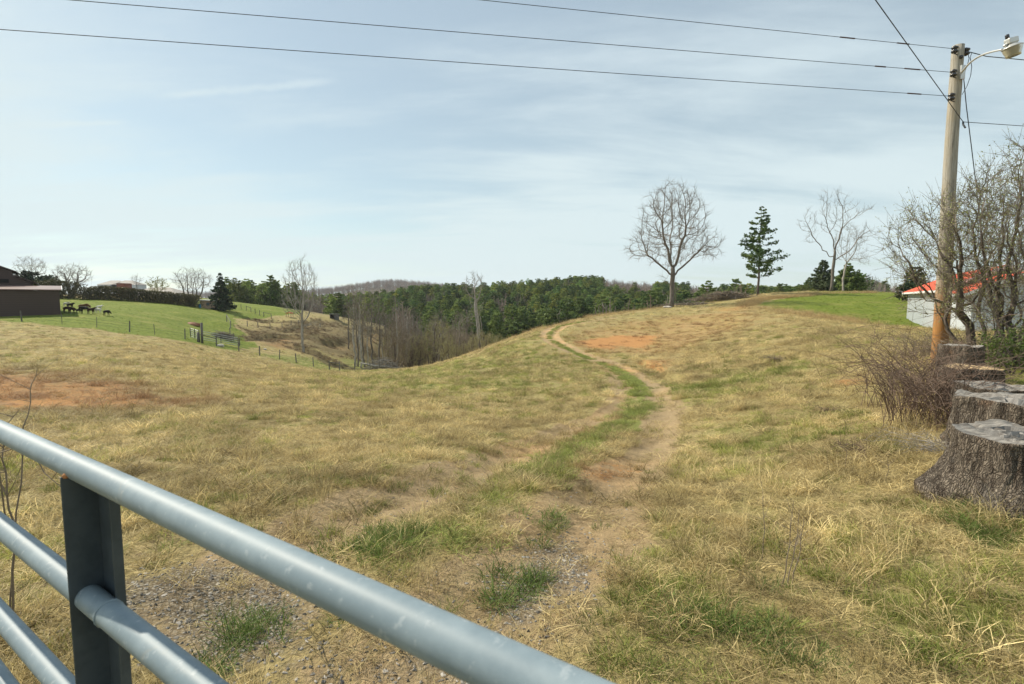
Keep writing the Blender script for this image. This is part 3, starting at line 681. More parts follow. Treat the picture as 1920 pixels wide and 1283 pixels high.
# ------------------------------------------------------------------ woods (pines and bare trees on the slopes)
def instancer(name, label, cat, P, idx, scl, rz, tint, protos, rxy=None):
    me = bpy.data.meshes.new(name); me.vertices.add(len(P)); me.vertices.foreach_set('co', np.asarray(P, np.float32).ravel())
    a = me.attributes.new('idx', 'INT', 'POINT'); a.data.foreach_set('value', np.asarray(idx, np.int32))
    a = me.attributes.new('scl', 'FLOAT_VECTOR', 'POINT'); a.data.foreach_set('vector', np.asarray(scl, np.float32).ravel())
    rot = np.zeros((len(P), 3), np.float32); rot[:, 2] = rz
    if rxy is not None: rot[:, :2] = rxy
    a = me.attributes.new('rot', 'FLOAT_VECTOR', 'POINT'); a.data.foreach_set('vector', rot.ravel())
    a = me.attributes.new('tint', 'FLOAT_COLOR', 'POINT'); a.data.foreach_set('color', np.hstack([tint, np.ones((len(P), 1))]).astype(np.float32).ravel())
    o = bpy.data.objects.new(name, me); C.collection.objects.link(o); tag(o, label, cat, kind='stuff')
    coll = bpy.data.collections.new(name+'_kinds')
    for i_, pm in enumerate(protos):
        po = bpy.data.objects.new('%s_kind_%02d' % (name, i_), pm); coll.objects.link(po)
    g = bpy.data.node_groups.new(name, 'GeometryNodeTree')
    g.interface.new_socket('Geometry', in_out='INPUT', socket_type='NodeSocketGeometry'); g.interface.new_socket('Geometry', in_out='OUTPUT', socket_type='NodeSocketGeometry')
    gi = g.nodes.new('NodeGroupInput'); go = g.nodes.new('NodeGroupOutput'); ip = g.nodes.new('GeometryNodeInstanceOnPoints')
    ci = g.nodes.new('GeometryNodeCollectionInfo'); ci.inputs['Collection'].default_value = coll; ci.inputs['Separate Children'].default_value = True; ci.inputs['Reset Children'].default_value = True
    def na(nm, ty):
        q = g.nodes.new('GeometryNodeInputNamedAttribute'); q.data_type = ty; q.inputs[0].default_value = nm; return [s_ for s_ in q.outputs if s_.enabled][0]
    L = g.links; L.new(gi.outputs[0], ip.inputs['Points']); L.new(ci.outputs[0], ip.inputs['Instance']); ip.inputs['Pick Instance'].default_value = True
    L.new(na('idx', 'INT'), ip.inputs['Instance Index']); L.new(na('rot', 'FLOAT_VECTOR'), ip.inputs['Rotation']); L.new(na('scl', 'FLOAT_VECTOR'), ip.inputs['Scale'])
    L.new(ip.outputs[0], go.inputs[0]); md = o.modifiers.new('scatter', 'NODES'); md.node_group = g
    return o
pine_protos = []
for q in range(5):
    wd = 2.9+.4*(q % 3)
    tk, lb, fo = conifer(40+q, 13, (lambda w_, e_: (lambda t: w_*(1-t**2.2)**(e_+.05)*min(1, .5+t*2.5)+.15))(wd, .55+.12*(q % 3)), clear=.1, whorls=17, per=7, size=.62, dens=17, gap=.1, tr=.17, irr=.4, limbs=False, rise=.15)
    n0 = fo.n; a = MB(); a.v = fo.v+tk.v; a.f = fo.f+[tuple(i+n0 for i in f) for f in tk.f]; a.mi = [0]*len(fo.f)+[1]*len(tk.f)
    pine_protos.append((tk, fo, a))
m, t, b = newmat('twig_far'); t.put(b.inputs['Base Color'], t.mix(1.0, (.23, .18, .145), t.node('ShaderNodeAttribute', attribute_name='tint', attribute_type='INSTANCER').outputs['Color'], 'MULTIPLY')); b.inputs['Roughness'].default_value = .9
M['twig_far'] = m
far_bare = []
for q in range(4):
    N, P = sc_tree(80+q, None, [(0, 0, 8, 2.6, 2.6, 4.4, 1)], nat=190, step=.7, infl=5, kill=.9, up=.3, stems=[stem(0, 0, 4, seed=q)])
    b_, s_, l_ = tree_meshes(N, P, tip=.05, power=2, base=.2, split=.005, twigs=2, tl=1.3, twr=.045, up=.4, sides=4)
    far_bare.append(b_.mesh('far_bare', M['twig_far']) if not s_.f else (lambda mm: mm)((lambda a_: a_.mesh('far_bare', M['twig_far']))((lambda x_, y_: (setattr(x_, 'f', x_.f+[tuple(i+x_.n for i in f) for f in y_.f]), setattr(x_, 'v', x_.v+y_.v), x_)[-1])(b_, s_))))
far_pine = []
for tk, fo, a in pine_protos:
    far_pine.append(a.mesh('far_pine', [M['pine_f'], M['bark_dark']]))
rg = np.random.default_rng(99)
K = 8000; a_ = np.radians(-33+69*rg.random(K)); r_ = np.sqrt(rg.random(K)*(460**2-130**2)+130**2); xx = r_*np.sin(a_); yy = r_*np.cos(a_); pxx = 960+F*xx/yy
ok = (pxx > 425) & (yy > 140)
ok &= ~((pxx < 650) & (yy < 185)) & ~((pxx < 740) & (yy < 175)) & ~((pxx >= 650) & (pxx < 920) & (yy < 135))
ok &= ~((pxx > 1420) & (yy < 190)) & ~((pxx > 1500) & (yy < 160))
xx, yy, pxx, r_ = xx[ok], yy[ok], pxx[ok], r_[ok]
gp, ip_ = np.full((400, 400), False), []
for i_ in np.argsort(r_):         # spacing
    c_ = (int(xx[i_]/3.7)+200, int(yy[i_]/3.7)); 
    if 0 <= c_[0] < 400 and 0 <= c_[1] < 400 and not gp[c_]: gp[c_] = True; ip_.append(i_)
ip_ = np.array(ip_); xx, yy, pxx = xx[ip_], yy[ip_], pxx[ip_]; zz_ = H(xx, yy)
nz_ = fbm(xx/38, yy/38, 91, 3)
bare = (nz_ > .34) | ((pxx > 640) & (pxx < 860) & (yy < 152+14*nz_)) | ((pxx > 1130) & (pxx < 1230) & (yy > 290)) | ((pxx > 1290) & (pxx < 1350) & (yy > 240)) | ((pxx > 1620) & (rg.random(len(xx)) < .8)) | ((pxx > 560) & (pxx < 620) & (yy < 260)) | (rg.random(len(xx)) < .05)
pi_ = np.nonzero(~bare)[0]; bi_ = np.nonzero(bare)[0]
ind = pi_[:110]; rest = pi_[110:]
pr_obj = []
for q, (tk, fo, a) in enumerate(pine_protos):
    k = ind[q]; root = empty('pine_tree', (xx[k], yy[k], zz_[k]), 'dark green pine in the front rows of the wooded hillside', 'tree', 'pines in the front rows of the wooded hillside')
    tk.build('trunk', M['bark_dark'], root, True); fo.build('crown', M['pine'], root); pr_obj.append(root)
for q, k in enumerate(ind[5:]): copy_tree(pr_obj[q % 5], (xx[k], yy[k], zz_[k]), rg.random()*6.28, .7+.5*rg.random())
def tints(k, base, var, hue=.12):
    v = 1+var*(rg.random((k, 1))*2-1); h_ = 1+hue*(rg.random((k, 1))*2-1); return np.array(base)[None]*v*np.hstack([h_, np.ones((k, 1)), 2-h_])
def sc3(k, lo, hi, yv=.15): s = lo+(hi-lo)*rg.random((k, 1)); return np.hstack([s*(1+yv*(rg.random((k, 1))-.5)), s*(1+yv*(rg.random((k, 1))-.5)), s])
k = len(rest)
instancer('pine_forest', 'dense mass of green pines covering the hillside beyond the valley', 'forest', np.stack([xx[rest], yy[rest], zz_[rest]], 1), rg.integers(0, 5, k), sc3(k, .65, 1.12), rg.random(k)*6.28, tints(k, (1.05, 1.05, 1), .35, .2), far_pine)
k = len(bi_)
instancer('bare_woods', 'leafless grey-brown woods in patches between the pines', 'forest', np.stack([xx[bi_], yy[bi_], zz_[bi_]], 1), rg.integers(0, 4, k), sc3(k, .7, 1.05), rg.random(k)*6.28, tints(k, (1, 1, 1), .3, .1), far_bare)
# far wooded hill and left / right skyline woods
K = 2600; px2 = 330+620*rg.random(K); Y2 = 900+300*rg.random(K); x2 = (px2-960)/F*Y2; z2 = H(x2, Y2)
K2 = 500; px3 = -300+900*rg.random(K2); Y3 = 300+220*rg.random(K2); x3 = (px3-960)/F*Y3; z3 = H(x3, Y3)
K4 = 420; px4 = 1600+500*rg.random(K4); Y4 = 240+190*rg.random(K4); x4 = (px4-960)/F*Y4; z4 = H(x4, Y4)
PP = np.vstack([np.stack([x2, Y2, z2], 1), np.stack([x3, Y3, z3-5], 1), np.stack([x4, Y4, z4-1], 1)]); k = len(PP)
instancer('distant_woods', 'hazy leafless woods covering the farthest hills on the skyline', 'forest', PP, rg.integers(0, 4, k), np.vstack([sc3(K, 1.0, 1.5), sc3(K2, .55, .8), sc3(K4, .7, 1.0)]), rg.random(k)*6.28, tints(k, (1, .98, 1), .2, .1), far_bare)

# ------------------------------------------------------------------ barn, houses, hedge
M['barn'] = simple('barn_siding', (.038, .022, .019), (.055, .032, .028), 1.2, .55, stretch=(1, 1, 8), bump=.1)
m, t, b = newmat('barn_metal'); tcd = t.node('ShaderNodeTexCoord').outputs['Object']; wv = t.node('ShaderNodeTexWave', {'Vector': tcd, 'Scale': 1.1}, bands_direction='Z', wave_profile='SAW').outputs['Fac']
t.put(b.inputs['Base Color'], t.mix(t.ramp(wv, .8, 1), t.mix(t.noise(tcd, .5, 4), (.042, .024, .021), (.06, .035, .03)), (.02, .012, .01))); b.inputs['Roughness'].default_value = .5
t.put(b.inputs['Normal'], t.node('ShaderNodeBump', {'Height': wv, 'Strength': .4, 'Distance': .04}).outputs[0]); M['barn'] = m
M['barn_roof'] = simple('barn_roof', (.13, .075, .065), (.18, .11, .10), .6, .4, bump=.05)
M['dark'] = simple('opening_shade_black', (.006, .005, .005), (.01, .01, .01), 1, bump=0)  # near-black colour standing in for the shade inside the barn
M['white'] = simple('white_trim', (.7, .7, .68), (.6, .6, .58), 3, .5, bump=0)
zb = -.9
barn = empty('barn', (-59.6, 68, 0), 'dark brown metal barn with a lean-to wing at the left edge', 'barn', rz=R(41.3))
def pyz(q, name, mat, par=None):
    """profile given in y,z extruded along x"""
    q.v = [(b_, a, c) for a, b_, c in q.v]; q.f = [f[::-1] for f in q.f]; return q.build(name, mat, par or barn)
q = MB(); q.box(-32, -.2, 0, 8, zb, 2.60); q.build('wall', M['barn'], barn)
q = MB(); q.prism([(-.35, 2.66), (8.1, 3.30), (8.1, 3.42), (-.35, 2.78)], -32.2, .05); lean = pyz(q, 'roof', M['barn_roof'])
q = MB(); q.prism([(-.37, 2.60), (8.1, 3.24), (8.1, 3.46), (-.37, 2.82)], .053, .13); pyz(q, 'trim', M['white'])
q = MB(); q.prism([(-17.5, zb), (-2.9, zb), (-2.9, 3.75), (-4.95, 4.75), (-4.95, 5.35), (-10, 7.6), (-15.1, 5.35), (-15.1, 4.75), (-17.5, 3.75)], 8.2, 26); q.build('gable_wall', M['barn'], barn)
q = MB(); q.prism([(-15.6, 5.2), (-10, 7.7), (-4.45, 5.2), (-4.45, 5.34), (-10, 7.84), (-15.6, 5.34)], 7.8, 26.4); q.prism([(-4.94, 4.8), (-2.4, 3.62), (-2.4, 3.76), (-4.94, 4.94)], 7.8, 26.4); q.build('upper_roof', M['barn'], barn)
q = MB(); q.box(-9, -5.3, 8.1, 8.22, 3.75, 4.25); q.build('opening_shade', M['dark'], barn)  # solid black slab on the wall, painted shade of an unlit gap
q = MB(); q.box(-7.3, -6.2, 8.08, 8.19, 5.2, 5.7); q.build('vent', M['white'], barn)
q = MB(); q.lathe([(0, 0), (.12, .04), (.15, .16), (0, .24)], 10, (-4.7, 7.7, 4.75)); q.build('barn_light', M['white'], barn)
# hedge with trunks
def brushmass(name, pts_, label, cat, mat, hfun, wdt, dens, size, stems=True, group=None):
    rg_ = np.random.default_rng(len(label)); P = np.array(pts_); root = empty(name, P[0], label, cat, group); fo, st = MB(), MB()
    L0 = P[0]
    for i_ in range(len(P)-1):
        L = np.linalg.norm(P[i_+1]-P[i_]); k_ = int(dens*L); f = rg_.random(k_)
        c_ = P[i_]+(P[i_+1]-P[i_])*f[:, None]; hh_ = hfun(c_[:, 0])*(1+.18*fbm(c_[:, 0]/1.7, c_[:, 1], 5)); u = rg_.random(k_)
        c_[:, 2] += u*hh_; c_[:, :2] += rg_.normal(size=(k_, 2))*wdt*(1-.4*u[:, None])
        leafcloud(fo, c_-L0, size*(.5+rg_.random(k_)), rg_)
        for s_ in range(int(L*1.6)):
            f = rg_.random(); c0 = P[i_]+(P[i_+1]-P[i_])*f+np.array([rg_.normal()*.4, rg_.normal()*.4-.2, -.1]); h0 = hfun(np.array([c0[0]]))[0]
            st.tube([c0-L0, c0-L0+np.array([rg_.normal()*.2, 0, h0*.5]), c0-L0+np.array([rg_.normal()*.5, rg_.normal()*.3, h0*(1.0+.35*rg_.random())])], [.05, .04, .012], 4, cap=False)
    fo.build('foliage', mat, root); st.build('stems', M['twig'], root); return root
hp = [GY(px, Y, 560) for px, Y in ((70, 108), (118, 107), (160, 108), (205, 109.5), (250, 111), (300, 113), (340, 115), (370, 117))]
brushmass('hedge', hp[2:], 'long brown-green hedge along the far edge of the pasture', 'hedge', M['hedge'], lambda x: np.full(len(x), 2.7), .75, 900, .28)
brushmass('hedge', hp[:3], 'olive brush growing beside the right end of the barn', 'hedge', M['hedge'], lambda x: np.full(len(x), 3.7), .8, 620, .26)
M['tan'] = simple('tan_boards', (.36, .25, .18), (.42, .30, .22), 2, .7, stretch=(8, 1, 1), bump=.1)
M['roofgrey'] = simple('grey_roof', (.30, .27, .24), (.38, .35, .32), 1, .8, bump=.1)
M['glass'] = simple('window_glass', (.05, .07, .09), (.08, .1, .12), 1, .1, bump=0, spec=.6)
M['blue'] = simple('blue_plastic', (.03, .22, .42), (.04, .28, .5), 2, .4, bump=0)
M['fieldwood'] = simple('grey_wood', (.09, .085, .08), (.17, .16, .145), 5, .9, stretch=(4, 4, 1))
M['wirem'] = simple('wire_metal', (.05, .05, .055), (.08, .08, .08), 5, .5, metal=.5, bump=0)
M['galv'] = simple('galvanised', (.40, .42, .44), (.5, .52, .54), 6, .35, metal=.6, bump=0)
def house(name, loc, label, cat, w_, d_, h_, rh, wall, roof, door=False, win=((.5, .5),), rz=0, shed=False):
    root = empty(name, loc, label, cat, rz=rz); q = MB()
    if shed: q.prism([(-w_/2, -.5), (w_/2, -.5), (w_/2, h_), (-w_/2, h_+rh)], 0, d_)
    else:
        q.box(-w_/2, w_/2, 0, d_, -.5, h_); 
    q.build('wall', wall, root); q = MB()
    if shed: q.prism([(-w_/2-.2, h_+rh+.03), (w_/2+.2, h_+.0), (w_/2+.2, h_+.12), (-w_/2-.2, h_+rh+.15)], -.25, d_+.25)
    else:
        V_ = [(-w_/2-.3, -.3, h_+.003), (w_/2+.3, -.3, h_+.003), (w_/2+.3, d_+.3, h_+.003), (-w_/2-.3, d_+.3, h_+.003), (-w_/2*.35, d_/2, h_+rh), (w_/2*.35, d_/2, h_+rh)]
        q.add(V_, [(3, 2, 1, 0), (0, 1, 5, 4), (1, 2, 5), (2, 3, 4, 5), (3, 0, 4)])
    q.build('roof', roof, root)
    for (fx, fz) in win:
        q = MB(); q.box(-w_/2+fx*w_-.35, -w_/2+fx*w_+.35, -.04, -.004, fz*h_-.05, fz*h_+.65); wf = q.build('window', M['white'] if not shed else M['glass'], root)
        q = MB(); q.box(-w_/2+fx*w_-.27, -w_/2+fx*w_+.27, -.06, -.045, fz*h_+.03, fz*h_+.57); q.build('pane', M['glass'], wf)
    return root
house('garden_shed', GY(388.5, 119, 567), 'small tan flat-roofed shed with one window beside the spruce', 'shed', 3.3, 2.4, 1.85, .15, M['tan'], M['white'], win=((.55, .45),), shed=True)
hs = house('house', GY(281, 138, 560), 'low house with a tan hipped roof behind the hedge', 'house', 15, 9, 3.0, 2.2, M['white'], M['roofgrey'], win=((.2, .4), (.5, .4), (.8, .4)))
hs.location.z = at(281, 540, 138)[2]-5.0
for px, hh_, lab in ((206, 536, 'far pale house on the left skyline'), (232, 535, 'far white farmhouse right of the brick chimney')):
    o = house('farmhouse', at(px, 545, 300), lab, 'house', 14, 9, 3.4, 2.6, M['white'], M['roofgrey'], win=((.2, .35), (.5, .35), (.8, .35)))
q = MB(); q.box(-1.5, 1.5, 0, 4, -4, 1.8); o = q.build('brick_building', simple('brick', (.16, .05, .03), (.2, .07, .045), 3), None, loc=at(226, 540, 200)); tag(o, 'reddish brown flat-topped building showing above the hedge', 'building')
for px, lab in ((357, 'blue barrel at the right end of the hedge'), (374, 'blue barrel leaning place beside the tan shed wall')):
    q = MB(); q.lathe([(0, 0), (.27, 0), (.29, .05), (.3, .28), (.285, .3), (.3, .32), (.3, .58), (.285, .6), (.3, .62), (.29, .86), (.27, .9), (0, .9)], 20)
    o = q.build('barrel', M['blue'], None, True, GY(px, 117.5, 567)); tag(o, lab.replace(' leaning place', ''), 'barrel', 'blue barrels by the tan shed')
# open shelter and red-roofed feeder
p = GY(625, 140, 590); root = empty('animal_shelter', p, 'open-fronted grey plank animal shelter on the eroded hill', 'shelter')
q = MB(); q.box(-1.0, 1.0, 1.5, 1.6, -.3, 1.2); q.box(-1.0, -.93, 0, 1.497, -.3, 1.3); q.box(.2, 1.0, 0, .07, -.3, 1.3); q.box(.93, 1.0, .073, 1.497, -.3, 1.3); q.build('wall', M['fieldwood'], root)
q = MB(); q.prism([(-.2, 1.42), (1.8, 1.25), (1.8, 1.35), (-.2, 1.52)], -1.15, 1.15); q.v = [(b_, a, c) for a, b_, c in q.v]; q.f = [f[::-1] for f in q.f]; q.build('roof', M['galv'], root)
M['redroof'] = simple('red_metal', (.52, .075, .03), (.58, .095, .04), 1.2, .6, bump=.05, spec=.15)
p = GY(542, 128, 581); root = empty('feeder_shelter', p, 'tiny red-roofed feeder shelter on four posts in the pasture', 'shelter')
q = MB(); q.prism([(-.75, .95), (0, 1.2), (.75, .95), (.75, 1.03), (0, 1.28), (-.75, 1.03)], -.5, .9); q.build('roof', M['redroof'], root)
for sx in (-.6, .6):
    for sy in (-.4, .8): q = MB(); q.box(sx-.04, sx+.04, sy-.04, sy+.04, -.2, 1.0); q.build('post', M['fieldwood'], root)

# ------------------------------------------------------------------ pasture fences
def fence(label, posts, hts, rails=(), wires=(.35, .65, .95), name='wire_fence', thick=.065, thin=()):
    base = posts[0]; root = empty(name, base, label, 'fence')
    for i_, (p, h_) in enumerate(zip(posts, hts)):
        q = MB(); lx, ly = rng.normal()*.05, rng.normal()*.05; tk = .03 if i_ in thin else thick*(.85+.3*rng.random())
        q.tube([p-base+np.array([0, 0, -.3]), p-base+np.array([lx, ly, h_])], [tk*1.05, tk*.95], 7); q.build('post', M['fieldwood'], root, False)
    for hw in wires:
        q = MB(); q.tube([p-base+np.array([0, 0, min(hw, h_-.05)]) for p, h_ in zip(posts, hts)], .008, 3, cap=False); q.build('wire', M['wirem'], root)
    for i_, hz in rails:
        q = MB(); a_1, b_1 = posts[i_]-base, posts[i_+1]-base; q.tube([a_1+np.array([0, 0, hz]), b_1+np.array([0, 0, hz])], .05, 6); q.build('rail', M['fieldwood'], root)
    return root
fp = [(-120, 603), (-30, 606), (42, 610), (117, 616), (182, 626), (243, 628), (291, 635), (347, 640), (375, 643), (406, 650), (448, 661), (487, 669), (524, 680), (556, 686), (588, 690), (618, 695), (637, 697), (665, 698), (694, 698), (712, 697), (735, 693)]
posts = []
for px, py in fp:
    Y = 58 if px < 250 else 58+(px-250)*.026
    posts.append(GY(px, Y, py))
FH = [1.25]*len(posts); FH[8] = 1.5
fence('long wire fence on wooden posts between the dry field and the pasture', posts, FH, rails=[(8, .95), (15, 1.0)], thin=(3, 4, 6))
posts = [GY(px, Y, 600) for px, Y in ((447, 72), (437, 77), (433, 81), (430, 86), (432, 92), (425, 98))]
fence('short line of fence posts climbing from the field gate to the pasture corner', posts, [1.2]*4+[1.35]*2, rails=[(4, 1.25)])
posts = [GY(px, Y, 590) for px, Y in ((463, 100), (483, 102), (505, 105), (528, 108), (545, 112), (560, 116), (600, 124))]
fence('wire fence along the top of the eroded bank', posts, [1.1]*7)
posts = [GY(px, Y, 575) for px, Y in ((440, 128), (452, 128), (462, 127), (470, 126), (478, 125), (486, 124), (494, 123), (508, 122))]
fence('farther paddock fence on the pasture brow right of the spruce', posts, [1.2]*8, rails=[(6, 1.1), (2, 1.1)])
def pipegate(label, A_, B_, h_, bars=5, mat=None):
    root = empty('farm_gate', A_, label, 'gate'); d = B_-A_
    for k_ in range(bars):
        z_ = .25+(h_-.25)*k_/(bars-1); q = MB(); q.tube([(0, 0, z_), tuple(d+np.array([0, 0, z_]))], .035, 6); q.build('bar', mat or M['galv'], root)
    for f in (0, .5, 1):
        q = MB(); e = d*f; q.tube([tuple(e+np.array([0, -.03, .2])), tuple(e+np.array([0, -.03, h_+.05]))], .045, 6); q.build('upright', M['fieldwood'], root)
pipegate('long grey pipe gate beyond the field corner posts', GY(378, 63, 620), GY(446, 70, 630), 1.25)
pipegate('short pale-barred gate left of the field corner posts', GY(357, 63, 620), GY(373, 62.5, 620), 1.25)
p = GY(374, 61.0, 640); root = empty('gate_post', p, 'pair of thick dark posts at the corner of the field', 'post')
for dx_ in (-.15, .32): q = MB(); q.tube([(dx_, 0, -.3), (dx_+.03, 0, 2.35 if dx_ > 0 else 1.2)], .13, 8); q.build('post', M['fieldwood'], root, True)
def rock(name, loc, label, s, mat, seed=0, cat='rock', flat=.6):
    rg_ = np.random.default_rng(seed); q = MB(); rows, seg = 7, 12; V_ = []
    for i_ in range(rows):
        ph = math.pi*i_/(rows-1)
        for j_ in range(seg):
            th = 6.283*j_/seg; k_ = 1+.22*math.sin(3*th+seed)+.12*rg_.normal() if 0 < i_ < rows-1 else 1
            V_.append((s*math.sin(ph)*math.cos(th)*k_, s*math.sin(ph)*math.sin(th)*k_*.8, s*flat*math.cos(ph)*(.9+.1*k_)))
    q.add(V_, [(i_*seg+j_, (i_+1)*seg+j_, (i_+1)*seg+(j_+1) % seg, i_*seg+(j_+1) % seg) for i_ in range(rows-1) for j_ in range(seg)])
    o = q.build(name, mat, None, False, loc); return tag(o, label, cat)
M['rock'] = simple('pale_rock', (.42, .38, .33), (.52, .48, .43), 3, bump=.3)
M['soil'] = simple('red_soil', (.20, .09, .05), (.27, .13, .075), 1.5, bump=.5, dist=.1)
rock('boulder', GY(413, 63, 636)+np.array([0, 0, .15]), 'pale rock lying behind the fence near the corner posts', .42, M['rock'], 2)
rock('boulder', GY(497, 76, 650)+np.array([0, 0, .1]), 'small white stone in the gully below the clay bank', .25, M['rock'], 3)
rock('boulder', GY(1251, 65, 577)+np.array([0, 0, .1]), 'flat pale stone at the foot of the oak', .5, M['rock'], 4, flat=.3)
o = rock('dirt_mound', GY(358, 84, 606)-np.array([0, 0, .3]), 'low mound of red-brown earth in the pasture', 1.3, M['soil'], 5, 'mound', .45)
# brush piles
def brushpile(loc, label, L, W_, Hh, k_, seed, mat='twig', thick=.03):
    rg_ = np.random.default_rng(seed); q = MB(); q2 = MB()
    for i_ in range(k_):
        c_ = np.array([rg_.normal()*L*.3, rg_.normal()*W_*.3, 0]); c_[2] = rg_.random()*Hh*math.exp(-(c_[0]/L*2)**2); th = rg_.normal()*.5+(0 if rg_.random() < .7 else 1.3); l_ = .8+1.8*rg_.random()
        d = np.array([math.cos(th), math.sin(th), rg_.normal()*.22])*l_/2; (q if i_ % 4 else q2).tube([c_-d, c_+np.array([0, 0, rg_.normal()*.1]), c_+d], [thick*(.4+1.4*rg_.random()), thick*.8, thick*.3], 4)
    root = empty('brush_pile', loc, label, 'brush pile'); q.build('branches', M[mat], root); q2.build('logs', M['bark'], root)
brushpile(GY(1365, 73, 556), 'long heap of cut brush on the crest left of the pine', 8, 2.2, 1.2, 520, 1, 'twig_brown')
brushpile(GY(1305, 67, 570), 'thin line of fallen limbs right of the oak', 6, 1.2, .25, 90, 2)
brushpile(GY(417, 76, 616), 'dark brush heap behind the long pipe gate', 2.2, 1.4, 1.0, 160, 3, 'twig')
brushpile(GY(718, 80, 690), 'grey tangle of fallen branches at the gully mouth', 4.5, 2.0, 2.2, 240, 4, 'twig_grey')
q = MB(); p = GY(700, 79, 690); q.tube([(-2, 0, 1.2), (0, -.2, .8), (2, 0, .6), (4.2, .3, .3)], [.12, .16, .14, .08], 8); o = q.build('fallen_log', M['bark_pale'], None, True, p); tag(o, 'pale fallen trunk lying at the gully mouth', 'log')

# ------------------------------------------------------------------ goats
def goat(loc, rz, mat, label, head=0, s=1.0):
    V_ = [(0, 0, .62), (-.22, 0, .63), (-.36, 0, .60), (.2, 0, .63), (.38, 0, .72), (.5, 0, .86 if not head else .5), (.62, 0, .82 if not head else .36), (.72, 0, .76 if not head else .28)]
    rd = [.17, .17, .12, .16, .11, .075, .07, .04]; E = [(0, 1), (1, 2), (0, 3), (3, 4), (4, 5), (5, 6), (6, 7)]
    for px_1, root in ((-.32, 2), (.26, 3)):
        for sy in (-1, 1):
            k_ = len(V_); hock = -.04 if px_1 < 0 else .01
            V_ += [(px_1, sy*.09, .42), (px_1+hock, sy*.095, .22), (px_1, sy*.095, .02)]; rd += [.06, .032, .028]; E += [(root, k_), (k_, k_+1), (k_+1, k_+2)]
    k_ = len(V_); V_ += [(-.47, 0, .62), (-.53, 0, .55)]; rd += [.03, .02]; E += [(2, k_), (k_, k_+1)]
    hz_ = .86 if not head else .5
    for sy in (-1, 1): k_ = len(V_); V_.append((.5, sy*.13, hz_)); rd.append(.02); E.append((5, k_))
    me_ = bpy.data.meshes.new('goat'); me_.from_pydata(V_, E, []); me_.materials.append(mat)
    o = bpy.data.objects.new('goat', me_); C.collection.objects.link(o); md = o.modifiers.new('skin', 'SKIN')
    sv = me_.skin_vertices[0] if len(me_.skin_vertices) else None
    if sv is None:
        bpy.context.view_layer.objects.active = o; bpy.ops.object.select_all(action='DESELECT'); o.select_set(True)
    for i_, r0 in enumerate(rd):
        if len(me_.skin_vertices): me_.skin_vertices[0].data[i_].radius = (r0, r0)
    if len(me_.skin_vertices): me_.skin_vertices[0].data[0].use_root = True
    o.modifiers.new('sub', 'SUBSURF').levels = 1; o.modifiers['sub'].render_levels = 1
    o.location = [float(v) for v in loc]; o.rotation_euler.z = rz; o.scale = (s, s, s); return tag(o, label, 'goat', 'goats grazing beside the barn')
def fur(n_, a_0, b_0): return simple(n_, a_0, b_0, 3, .9, bump=0)
BLK = fur('fur_black', (.012, .011, .01), (.03, .026, .022)); BRN = fur('fur_brown', (.10, .05, .028), (.17, .09, .05)); WHT = fur('fur_white', (.6, .56, .5), (.7, .66, .6)); DBR = fur('fur_dark_brown', (.035, .02, .013), (.06, .035, .022))
GOATS = [(124, 574, 0, WHT, 'white goat farthest back beside the barn corner', 0, 1.0), (132, 580, 0, BLK, 'black goat standing behind the dark brown one by the barn corner', 0, 1.1),
 (127, 589, .2, DBR, 'dark brown goat nearest the barn corner', 1, 1.15), (135, 589, .1, DBR, 'dark brown grazing goat a step right of the barn corner', 1, 1.0), (147, 588, 0, BLK, 'small black kid left of the large black goat', 1, .7),
 (155, 583, .2, BRN, 'tan brown goat standing behind the large black goat', 0, 1.15), (159, 589, 3.3, BLK, 'large black goat in the middle of the herd', 1, 1.3), (165, 580, 3.0, BRN, 'brown goat with its head behind the herd', 0, 1.0),
 (171, 589, 0, DBR, 'dark brown goat with raised head right of the large black one', 0, 1.1), (184, 587, 3.1, WHT, 'white grazing goat left of the last black goat', 1, .95), (186, 580, 1.2, WHT, 'pale goat with dark rump behind the white grazing one', 0, .9), (200, 589, 1.4, BLK, 'small black goat at the right end of the herd', 1, 1.0)]
for px, py, rz, mt, lab, hd, s in GOATS:
    Y = 70+max(0, 589-py)*.9; goat(GY(px, Y, py), rz, mt, lab, hd, s)

# ------------------------------------------------------------------ the pipe gate in front
m, t, b = newmat('gate_metal'); tcd = t.node('ShaderNodeTexCoord').outputs['Object']
nz = t.noise(tcd, 9, 5, .7); n2_ = t.noise(tcd, 55, 3, .6)
col = t.mix(t.ramp(nz, .35, .7), (.165, .215, .245), (.225, .28, .31)); col = t.mix(t.math('MULTIPLY', t.ramp(n2_, .60, .70), .55), col, (.34, .38, .40)); n3_ = t.noise(t.mapping(tcd, (1, 1, 1)), 3.3, 6, .75, 1.5); col = t.mix(t.math('MULTIPLY', t.ramp(n3_, .56, .66), .35), col, (.30, .29, .25))
t.put(b.inputs['Base Color'], col); b.inputs['Metallic'].default_value = 0; t.put(b.inputs['Roughness'], t.math('MULTIPLY_ADD', nz, .25, .42)); b.inputs['Specular IOR Level'].default_value = .36
t.put(b.inputs['Normal'], t.node('ShaderNodeBump', {'Height': nz, 'Strength': .12, 'Distance': .004}).outputs[0]); M['gate'] = m
M['gate_shaded'] = simple('gate_channel_shaded', (.055, .07, .08), (.08, .10, .115), 12, .42, metal=.3, bump=.1, dist=.002)  # gate metal darkened: shade of the face turned from the sun, put into colour
M['rust'] = simple('rust', (.28, .11, .04), (.40, .19, .08), 60, .9, bump=.5, dist=.002)
GA, GB = atz(0, 808, 1.272), atz(900, 1231, 1.272); gd = (GB-GA)/np.linalg.norm(GB-GA); gn = np.array([-gd[1], gd[0], 0]); gn = gn if gn[1] < 0 else -gn
g0 = np.array([GA[0], GA[1], 0]); yA = GA[1]
